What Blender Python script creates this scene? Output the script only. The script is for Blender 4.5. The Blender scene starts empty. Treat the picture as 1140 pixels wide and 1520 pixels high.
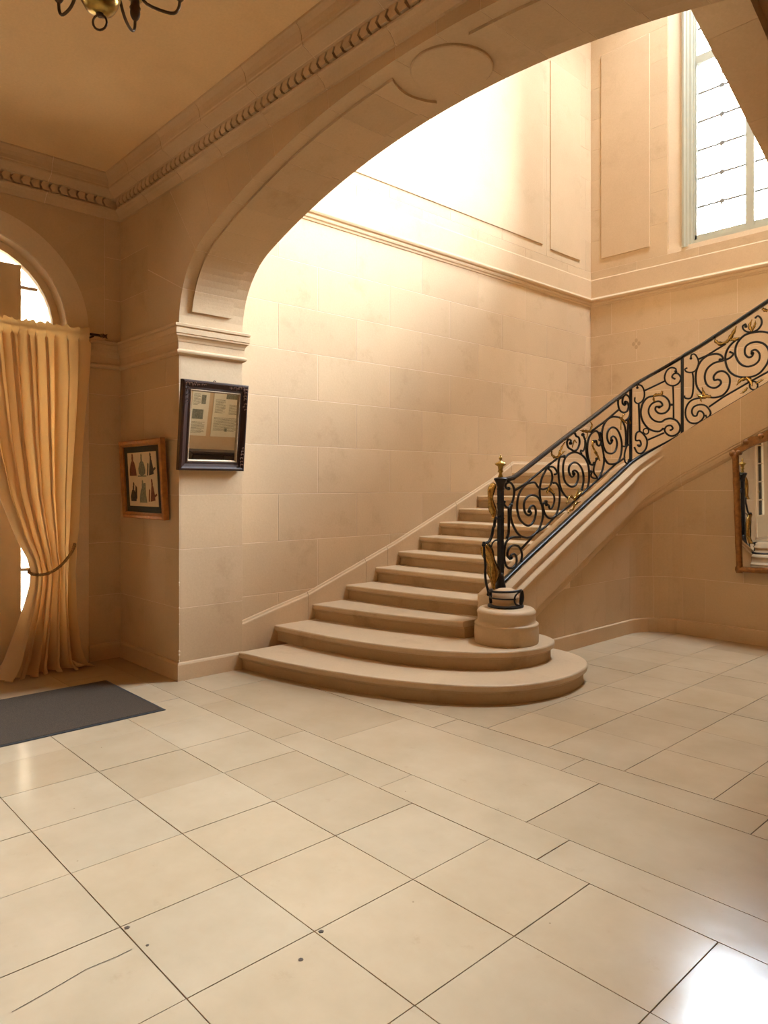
import bpy, math, random
from mathutils import Vector
random.seed(7)
sc = bpy.context.scene
COL = sc.collection
PI = math.pi

# ------------------------------------------------------------------ camera
F_PX, W_PX, H_PX = 1073.0, 1140.0, 1520.0
EYE = 1.60
YAW = math.atan2(1153.0, F_PX)                 # the view looks 47 degrees left of +Y
cam_d = bpy.data.cameras.new('camera')
cam_d.sensor_fit = 'VERTICAL'
cam_d.sensor_height = 24.0
cam_d.lens = 24.0 * F_PX / H_PX
cam_d.shift_y = -40.0 / H_PX                   # horizon sits 40 px above the middle, verticals stay upright
cam_d.clip_start = 0.05
cam = bpy.data.objects.new('camera', cam_d)
cam.location = (0, 0, EYE)
cam.rotation_euler = (PI / 2, 0, YAW)
COL.objects.link(cam)
sc.camera = cam

# ------------------------------------------------------------------ light and exposure
SKY = 156.0
world = bpy.data.worlds.new('world')
sc.world = world
world.use_nodes = True
bg = world.node_tree.nodes['Background']
bg.inputs[0].default_value = (0.85, 1.0, 1.15, 1)      # bright overcast sky, the same all round
bg.inputs[1].default_value = SKY
sc.view_settings.view_transform = 'Standard'
sc.view_settings.look = 'None'
sc.view_settings.exposure = 0.0
sc.view_settings.gamma = 1.0
sc.view_settings.use_curve_mapping = False
try:
    sc.cycles.max_bounces = 14
    sc.cycles.diffuse_bounces = 8
    sc.cycles.caustics_reflective = False
    sc.cycles.caustics_refractive = False
    sc.cycles.sample_clamp_indirect = 6.0
except Exception:
    pass


def portal(name, loc, rot, sx, sy):
    """sky portal: only guides the sampling of the daylight that comes through an opening"""
    d = bpy.data.lights.new(name, 'AREA')
    d.shape = 'RECTANGLE'
    d.size, d.size_y = sx, sy
    d.cycles.is_portal = True
    o = bpy.data.objects.new(name, d)
    o.location = loc
    o.rotation_euler = rot
    COL.objects.link(o)
    return o


portal('window_portal', (-2.76, 9.66, 6.75), (-PI / 2, 0, 0), 2.75, 4.0)           # looks to -Y
portal('door_portal', (-7.0, 1.556, 1.85), (0, -PI / 2, 0), 3.75, 1.6)              # looks to +X

portal('door_portal', (-7.0, -2.4, 1.85), (0, -PI / 2, 0), 3.75, 1.6)
portal('added_laylight_portal', (-2.85, 8.40, 11.28), (0, 0, 0), 1.6, 1.6)                       # looks down through the added laylight

# ------------------------------------------------------------------ materials


def nt(name):
    m = bpy.data.materials.new(name)
    m.use_nodes = True
    t = m.node_tree
    return m, t, t.nodes['Principled BSDF']


def N(t, kind, **kw):
    n = t.nodes.new(kind)
    for k, v in kw.items():
        setattr(n, k, v)
    return n


def noise(t, scale, detail=4.0, rough=0.55, coord=None, stretch=None):
    n = N(t, 'ShaderNodeTexNoise')
    n.inputs['Scale'].default_value = scale
    n.inputs['Detail'].default_value = detail
    n.inputs['Roughness'].default_value = rough
    if coord is not None:
        src = coord
        if stretch:
            mp = N(t, 'ShaderNodeMapping')
            mp.inputs['Scale'].default_value = stretch
            t.links.new(coord, mp.inputs['Vector'])
            src = mp.outputs[0]
        t.links.new(src, n.inputs['Vector'])
    return n.outputs['Fac']


def ramp(t, fac, stops):
    r = N(t, 'ShaderNodeValToRGB')
    els = r.color_ramp.elements
    while len(els) < len(stops):
        els.new(0.5)
    for e, (p, c) in zip(els, stops):
        e.position = p
        e.color = (c[0], c[1], c[2], 1)
    t.links.new(fac, r.inputs[0])
    return r.outputs[0]


def mix(t, a, b, fac, mode='MULTIPLY'):
    m = N(t, 'ShaderNodeMix', data_type='RGBA', blend_type=mode)
    if isinstance(fac, float):
        m.inputs[0].default_value = fac
    else:
        t.links.new(fac, m.inputs[0])
    for i, v in ((6, a), (7, b)):
        if isinstance(v, tuple):
            m.inputs[i].default_value = (v[0], v[1], v[2], 1)
        else:
            t.links.new(v, m.inputs[i])
    return m.outputs[2]


def bump(t, bsdf, fac, strength, dist=0.002):
    b = N(t, 'ShaderNodeBump')
    b.inputs['Strength'].default_value = strength
    b.inputs['Distance'].default_value = dist
    t.links.new(fac, b.inputs['Height'])
    t.links.new(b.outputs[0], bsdf.inputs['Normal'])


def gpos(t):
    return N(t, 'ShaderNodeNewGeometry').outputs['Position']


def stone(name, col, vary=0.05, stain=0.35, rough=0.8, spec=0.25, stain_col=(0.62, 0.56, 0.5)):
    m, t, b = nt(name)
    p = gpos(t)
    big = noise(t, 1.1, 5, 0.6, p)
    c = mix(t, col, ramp(t, big, [(0.3, (0.93, 0.915, 0.89)), (0.7, (1.03, 1.02, 1.0))]), 1.0)
    info = N(t, 'ShaderNodeObjectInfo')
    c = mix(t, c, ramp(t, info.outputs['Random'],
                       [(0.0, (1 - vary, 1 - vary * 1.15, 1 - vary * 1.4)), (0.5, (1, 1, 1)), (1.0, (1 + vary * .4, 1 + vary * .3, 1.0))]), 1.0)
    st = noise(t, 2.3, 8, 0.68, p)
    c = mix(t, c, ramp(t, st, [(0.55, (1, 1, 1)), (0.78, stain_col)]), stain)
    fine = noise(t, 60, 5, 0.7, p)
    c = mix(t, c, ramp(t, fine, [(0.3, (0.95, 0.94, 0.93)), (0.7, (1.03, 1.03, 1.03))]), 1.0)
    t.links.new(c, b.inputs['Base Color'])
    b.inputs['Roughness'].default_value = rough
    b.inputs['Specular IOR Level'].default_value = spec
    bump(t, b, noise(t, 35, 7, 0.7, p), 0.25, 0.004)
    return m


STONE = (0.60, 0.44, 0.275)
M = {}
M['stone'] = stone('limestone', STONE, 0.07, 0.5)
M['stone_plain'] = stone('limestone_moulding', (0.60, 0.435, 0.27), 0.03, 0.25)
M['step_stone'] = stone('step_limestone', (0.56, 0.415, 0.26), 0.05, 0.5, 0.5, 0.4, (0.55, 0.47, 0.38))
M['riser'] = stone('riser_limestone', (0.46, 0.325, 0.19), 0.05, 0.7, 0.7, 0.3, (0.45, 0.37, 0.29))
M['mortar'] = stone('pale_joint_mortar', (0.76, 0.61, 0.43), 0.0, 0.1)
M['ceiling'] = stone('painted_ceiling', (0.80, 0.565, 0.31), 0.0, 0.15, 0.75)
M['plaster'] = stone('wall_plaster', (0.47, 0.335, 0.20), 0.0, 0.3)

# polished floor slabs
m, t, b = nt('polished_floor_stone')
p = gpos(t)
info = N(t, 'ShaderNodeObjectInfo')
c = mix(t, (0.485, 0.38, 0.25), ramp(t, info.outputs['Random'], [(0, (0.90, 0.87, 0.83)), (.5, (1, 1, 1)), (1, (1.03, 1.0, 0.96))]), 1.0)
c = mix(t, c, ramp(t, noise(t, 2.0, 6, .62, p), [(.32, (.90, .87, .82)), (.68, (1.04, 1.03, 1.02))]), 1.0)
c = mix(t, c, ramp(t, noise(t, 7.5, 9, .75, p), [(.60, (1, 1, 1)), (.80, (.70, .62, .52))]), .5)
sp = N(t, 'ShaderNodeTexVoronoi')
sp.inputs['Scale'].default_value = 5.5
t.links.new(p, sp.inputs['Vector'])
c = mix(t, c, ramp(t, sp.outputs['Distance'], [(.010, (.30, .22, .14)), (.028, (1, 1, 1))]), .75)
t.links.new(c, b.inputs['Base Color'])
rr = N(t, 'ShaderNodeMapRange')
rr.inputs['To Min'].default_value = .09
rr.inputs['To Max'].default_value = .24
t.links.new(noise(t, 3.5, 8, .7, p), rr.inputs['Value'])
t.links.new(rr.outputs[0], b.inputs['Roughness'])
b.inputs['Specular IOR Level'].default_value = .4
bump(t, b, noise(t, 5, 7, .65, p), .12, .006)
M['floor'] = m
m, t, b = nt('dark_floor_joint')
b.inputs['Base Color'].default_value = (.075, .05, .03, 1)
b.inputs['Roughness'].default_value = .9
M['joint'] = m


def simple(name, col, rough=.5, metal=0.0, spec=.5, var=0.0, scale=20, bmp=0.0):
    m, t, b = nt(name)
    p = gpos(t)
    f = noise(t, scale, 5, .6, p)
    c = mix(t, col, ramp(t, f, [(.25, (1 - var,) * 3), (.75, (1 + var * .5,) * 3)]), 1.0)
    t.links.new(c, b.inputs['Base Color'])
    b.inputs['Roughness'].default_value = rough
    b.inputs['Metallic'].default_value = metal
    b.inputs['Specular IOR Level'].default_value = spec
    if bmp:
        bump(t, b, f, bmp, .003)
    return m


M['iron'] = simple('black_wrought_iron', (.007, .005, .005), .42, 0, .35, .3, 40, .2)
M['rail'] = simple('polished_black_rail', (.008, .007, .008), .16, 0, .6, .2, 30)
M['gilt'] = simple('gilt_bronze', (.50, .31, .09), .24, 1.0, .5, .55, 45, .4)
M['brass'] = simple('aged_brass', (.38, .24, .06), .28, 1.0, .5, .35, 30, .2)
M['bronze'] = simple('dark_bronze', (.10, .055, .025), .4, .6, .5, .3, 40)
M['gold'] = simple('gold_frame_wood', (.40, .155, .030), .42, .25, .5, .35, 26, .3)
M['mirror_gold'] = simple('worn_gilt_wood', (.30, .125, .030), .55, .2, .4, .5, 30, .8)
M['wood'] = simple('dark_carved_wood', (.030, .010, .006), .34, 0, .4, .4, 30, .3)
M['wood_lip'] = simple('worn_silver_lip', (.40, .30, .19), .4, .3, .5, .3, 40)
M['white'] = simple('pale_window_paint', (.44, .42, .32), .5, 0, .4, .06, 8)
M['door'] = simple('cream_door_paint', (.70, .54, .34), .5, 0, .4, .08, 6)
M['lead'] = simple('lead_glazing_bar', (.22, .20, .18), .6, 0, .3, .1, 20)
M['passe'] = simple('green_black_mount', (.045, .044, .028), .8, 0, .2, .15, 30)
M['paper'] = simple('yellowed_paper', (.66, .53, .33), .9, 0, .1, .06, 12)
M['sheet'] = simple('white_notice_paper', (.72, .66, .50), .9, 0, .1, .05, 12)
M['ink'] = simple('dark_print_ink', (.075, .06, .045), .9, 0, .1, .5, 60)
M['ink_red'] = simple('red_brown_print_ink', (.20, .075, .045), .9, 0, .1, .5, 60)
M['ink_green'] = simple('grey_green_print_ink', (.22, .21, .15), .9, 0, .1, .6, 60)
M['cabinet'] = simple('black_brown_cabinet_wood', (.025, .014, .010), .35, 0, .5, .3, 20)
M['plaster_light'] = stone('hall_wall_plaster', (0.66, 0.48, 0.30), 0.0, 0.2)
M['facade'] = simple('pale_rendered_facade', (.74, .68, .58), .9, 0, .2, .05, 2)
M['ground'] = simple('pale_gravel', (.62, .58, .50), .9, 0, .2, .15, 3)
M['rope'] = simple('olive_rope', (.32, .19, .085), .9, 0, .1, .4, 90, .5)

m, t, b = nt('mirror_silver')
b.inputs['Base Color'].default_value = (.86, .84, .78, 1)
b.inputs['Metallic'].default_value = 1
b.inputs['Roughness'].default_value = .015
M['silver'] = m

m, t, b = nt('window_glass')
tr = N(t, 'ShaderNodeBsdfTransparent')
gl = N(t, 'ShaderNodeBsdfGlossy')
gl.inputs['Roughness'].default_value = .02
fr = N(t, 'ShaderNodeFresnel')
fr.inputs['IOR'].default_value = 1.45
ms = N(t, 'ShaderNodeMixShader')
t.links.new(fr.outputs[0], ms.inputs[0])
t.links.new(tr.outputs[0], ms.inputs[1])
t.links.new(gl.outputs[0], ms.inputs[2])
t.links.new(ms.outputs[0], t.nodes['Material Output'].inputs[0])
M['glass'] = m

m, t, b = nt('gold_curtain_cloth')
p = gpos(t)
c = mix(t, (.66, .48, .27), ramp(t, noise(t, 170, 3, .6, p, (1, 1, .5)), [(.3, (.95, .94, .93)), (.7, (1.03, 1.02, 1.02))]), 1.0)
t.links.new(c, b.inputs['Base Color'])
b.inputs['Roughness'].default_value = .85
b.inputs['Specular IOR Level'].default_value = .1
b.inputs['Sheen Weight'].default_value = .2
tl = N(t, 'ShaderNodeBsdfTranslucent')
tl.inputs['Color'].default_value = (.92, .60, .25, 1)
ms = N(t, 'ShaderNodeMixShader')
ms.inputs[0].default_value = .34
t.links.new(b.outputs[0], ms.inputs[1])
t.links.new(tl.outputs[0], ms.inputs[2])
t.links.new(ms.outputs[0], t.nodes['Material Output'].inputs[0])
M['cloth'] = m

m, t, b = nt('charcoal_mat_pile')
p = gpos(t)
f = noise(t, 230, 3, .8, p)
t.links.new(ramp(t, f, [(.3, (.034, .024, .016)), (.62, (.084, .061, .043)), (.8, (.20, .15, .105))]), b.inputs['Base Color'])
b.inputs['Roughness'].default_value = .95
b.inputs['Specular IOR Level'].default_value = .1
bump(t, b, f, .8, .004)
M['mat'] = m

# ------------------------------------------------------------------ mesh helpers


class MB:
    """collects vertices (world metres) and faces, then links them as one mesh object"""

    def __init__(self):
        self.v, self.f, self.s = [], [], []

    def add(self, verts, faces, smooth=False):
        o = len(self.v)
        self.v += [tuple(q) for q in verts]
        self.f += [tuple(i + o for i in fc) for fc in faces]
        self.s += [smooth] * len(faces)
        return self

    def box(self, x0, x1, y0, y1, z0, z1):
        vs = [(x, y, z) for z in (z0, z1) for y in (y0, y1) for x in (x0, x1)]
        return self.add(vs, [(0, 2, 3, 1), (4, 5, 7, 6), (0, 1, 5, 4), (2, 6, 7, 3), (0, 4, 6, 2), (1, 3, 7, 5)])

    def loops(self, loops, closed=True, cap0=True, cap1=True, smooth=False):
        n = len(loops[0])
        vs = [q for lp in loops for q in lp]
        fs = []
        for i in range(len(loops) - 1):
            for j in range(n if closed else n - 1):
                k = (j + 1) % n
                fs.append((i * n + j, i * n + k, (i + 1) * n + k, (i + 1) * n + j))
        self.add(vs, fs, smooth)
        o = len(self.v) - len(vs)
        if cap0:
            self.f.append(tuple(o + j for j in range(n - 1, -1, -1))); self.s.append(False)
        if cap1:
            b0 = o + (len(loops) - 1) * n
            self.f.append(tuple(b0 + j for j in range(n))); self.s.append(False)
        return self

    def prism(self, poly, mapf, d0, d1):
        """poly in 2-D, mapf(a, b, d) -> xyz"""
        return self.loops([[mapf(a, b, d0) for a, b in poly], [mapf(a, b, d1) for a, b in poly]])

    def tube(self, pts, rad, sides=6, sub=3, ends=(0, 0), closed=False):
        P = cr(pts, sub) if sub > 1 else [Vector(q) for q in pts]
        n = len(P)
        R = rad if callable(rad) else (lambda u: rad)
        up = None
        loops = []
        for i in range(n):
            tdir = (P[min(i + 1, n - 1)] - P[max(i - 1, 0)])
            if tdir.length < 1e-9:
                tdir = Vector((0, 0, 1))
            tdir.normalize()
            if up is None:
                up = tdir.orthogonal().normalized()
            up = (up - tdir * up.dot(tdir))
            if up.length < 1e-6:
                up = tdir.orthogonal()
            up.normalize()
            sd = tdir.cross(up)
            r = R(i / max(1, n - 1))
            loops.append([P[i] + up * (r * math.cos(2 * PI * k / sides)) + sd * (r * math.sin(2 * PI * k / sides)) for k in range(sides)])
        self.loops(loops, smooth=True)
        if ends[0]:
            self.ball(P[0], ends[0])
        if ends[1]:
            self.ball(P[-1], ends[1])
        return self

    def ball(self, c, r, seg=8, rings=5, sz=1.0):
        c = Vector(c)
        loops = []
        for i in range(1, rings):
            a = PI * i / rings
            loops.append([c + Vector((r * math.sin(a) * math.cos(2 * PI * k / seg), r * math.sin(a) * math.sin(2 * PI * k / seg), -r * sz * math.cos(a))) for k in range(seg)])
        return self.loops(loops, smooth=True)

    def lathe(self, c, prof, seg=24, smooth=True):
        """prof: (radius, z) from bottom to top, about the vertical through c"""
        loops = [[(c[0] + r * math.cos(2 * PI * k / seg), c[1] + r * math.sin(2 * PI * k / seg), c[2] + z) for k in range(seg)] for r, z in prof]
        return self.loops(loops, smooth=smooth)

    def build(self, name, mat, parent=None, kind=None, label=None, cat=None, group=None):
        o_ = ORG.get(parent.name, (0, 0, 0)) if parent else (0, 0, 0)
        me = bpy.data.meshes.new(name)
        me.from_pydata([(a - o_[0], b_ - o_[1], c_ - o_[2]) for a, b_, c_ in self.v], [], self.f)
        me.polygons.foreach_set('use_smooth', self.s)
        me.materials.append(mat)
        me.update()
        ob = bpy.data.objects.new(name, me)
        COL.objects.link(ob)
        if parent:
            ob.parent = parent
            ORG[ob.name] = o_
        for k, v in (('kind', kind), ('label', label), ('category', cat), ('group', group)):
            if v:
                ob[k] = v
        return ob


ORG = {}


def cr(pts, sub):
    P = [Vector(q) for q in pts]
    out = []
    n = len(P)
    for i in range(n - 1):
        p0, p1, p2, p3 = P[max(i - 1, 0)], P[i], P[i + 1], P[min(i + 2, n - 1)]
        for k in range(sub):
            u = k / sub
            out.append(0.5 * ((2 * p1) + (p2 - p0) * u + (2 * p0 - 5 * p1 + 4 * p2 - p3) * u * u + (3 * p1 - p0 - 3 * p2 + p3) * u ** 3))
    out.append(P[-1])
    return out


def thing(name, loc, label, cat, group=None):
    o = bpy.data.objects.new(name, None)
    o.location = loc
    o.empty_display_size = .1
    COL.objects.link(o)
    ORG[o.name] = tuple(loc)
    o['label'] = label
    o['category'] = cat
    if group:
        o['group'] = group
    return o


def interp(tab, x):
    if x <= tab[0][0]:
        a, b_ = tab[0], tab[1]
    elif x >= tab[-1][0]:
        a, b_ = tab[-2], tab[-1]
    else:
        for a, b_ in zip(tab, tab[1:]):
            if a[0] <= x <= b_[0]:
                break
    return a[1] + (b_[1] - a[1]) * (x - a[0]) / (b_[0] - a[0])


def sweep(mb, path, prof, closed_prof=True):
    """path: list of (x, y, nx, ny) with outward mitre vector; prof: list of (offset, z)"""
    loops = [[(x + nx * o, y + ny * o, z) for o, z in prof] for x, y, nx, ny in path]
    return mb.loops(loops, closed=closed_prof)


# plane maps (a along the wall, b up, d out of the wall)
def mapX(X, sgn=1):
    return lambda a, b, d: (X + sgn * d, a, b)


def mapY(Y, sgn=-1):
    return lambda a, b, d: (a, Y + sgn * d, b)


def blocks(parent, mp, rows, joints, a0, a1, mat=None, gap=.004, thick=.012, name='stone_block', skip=None):
    """courses of ashlar: rows = list of z, joints(i) = joint positions in course i"""
    mat = mat or M['stone']
    for i in range(len(rows) - 1):
        js = [a0] + sorted(j for j in joints(i) if a0 + .05 < j < a1 - .05) + [a1]
        for u0, u1 in zip(js, js[1:]):
            g = gap / 2
            z0, z1 = rows[i] + g, rows[i + 1] - g
            q0, q1 = u0 + (g if u0 > a0 else 0), u1 - (g if u1 < a1 else 0)
            if skip and skip((q0 + q1) / 2, (z0 + z1) / 2):
                continue
            c = .0012
            mb = MB()
            mb.loops([[mp(q0, z0, -thick), mp(q1, z0, -thick), mp(q1, z1, -thick), mp(q0, z1, -thick)],
                      [mp(q0, z0, -c), mp(q1, z0, -c), mp(q1, z1, -c), mp(q0, z1, -c)],
                      [mp(q0 + c, z0 + c, 0), mp(q1 - c, z0 + c, 0), mp(q1 - c, z1 - c, 0), mp(q0 + c, z1 - c, 0)]], cap0=False)
            mb.build(name, mat, parent)


def flipfix():
    """make every closed mesh face outwards"""
    import bmesh
    for ob in list(bpy.data.objects):
        if ob.type == 'MESH':
            bm = bmesh.new()
            bm.from_mesh(ob.data)
            bmesh.ops.recalc_face_normals(bm, faces=bm.faces)
            bm.to_mesh(ob.data)
            bm.free()

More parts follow.
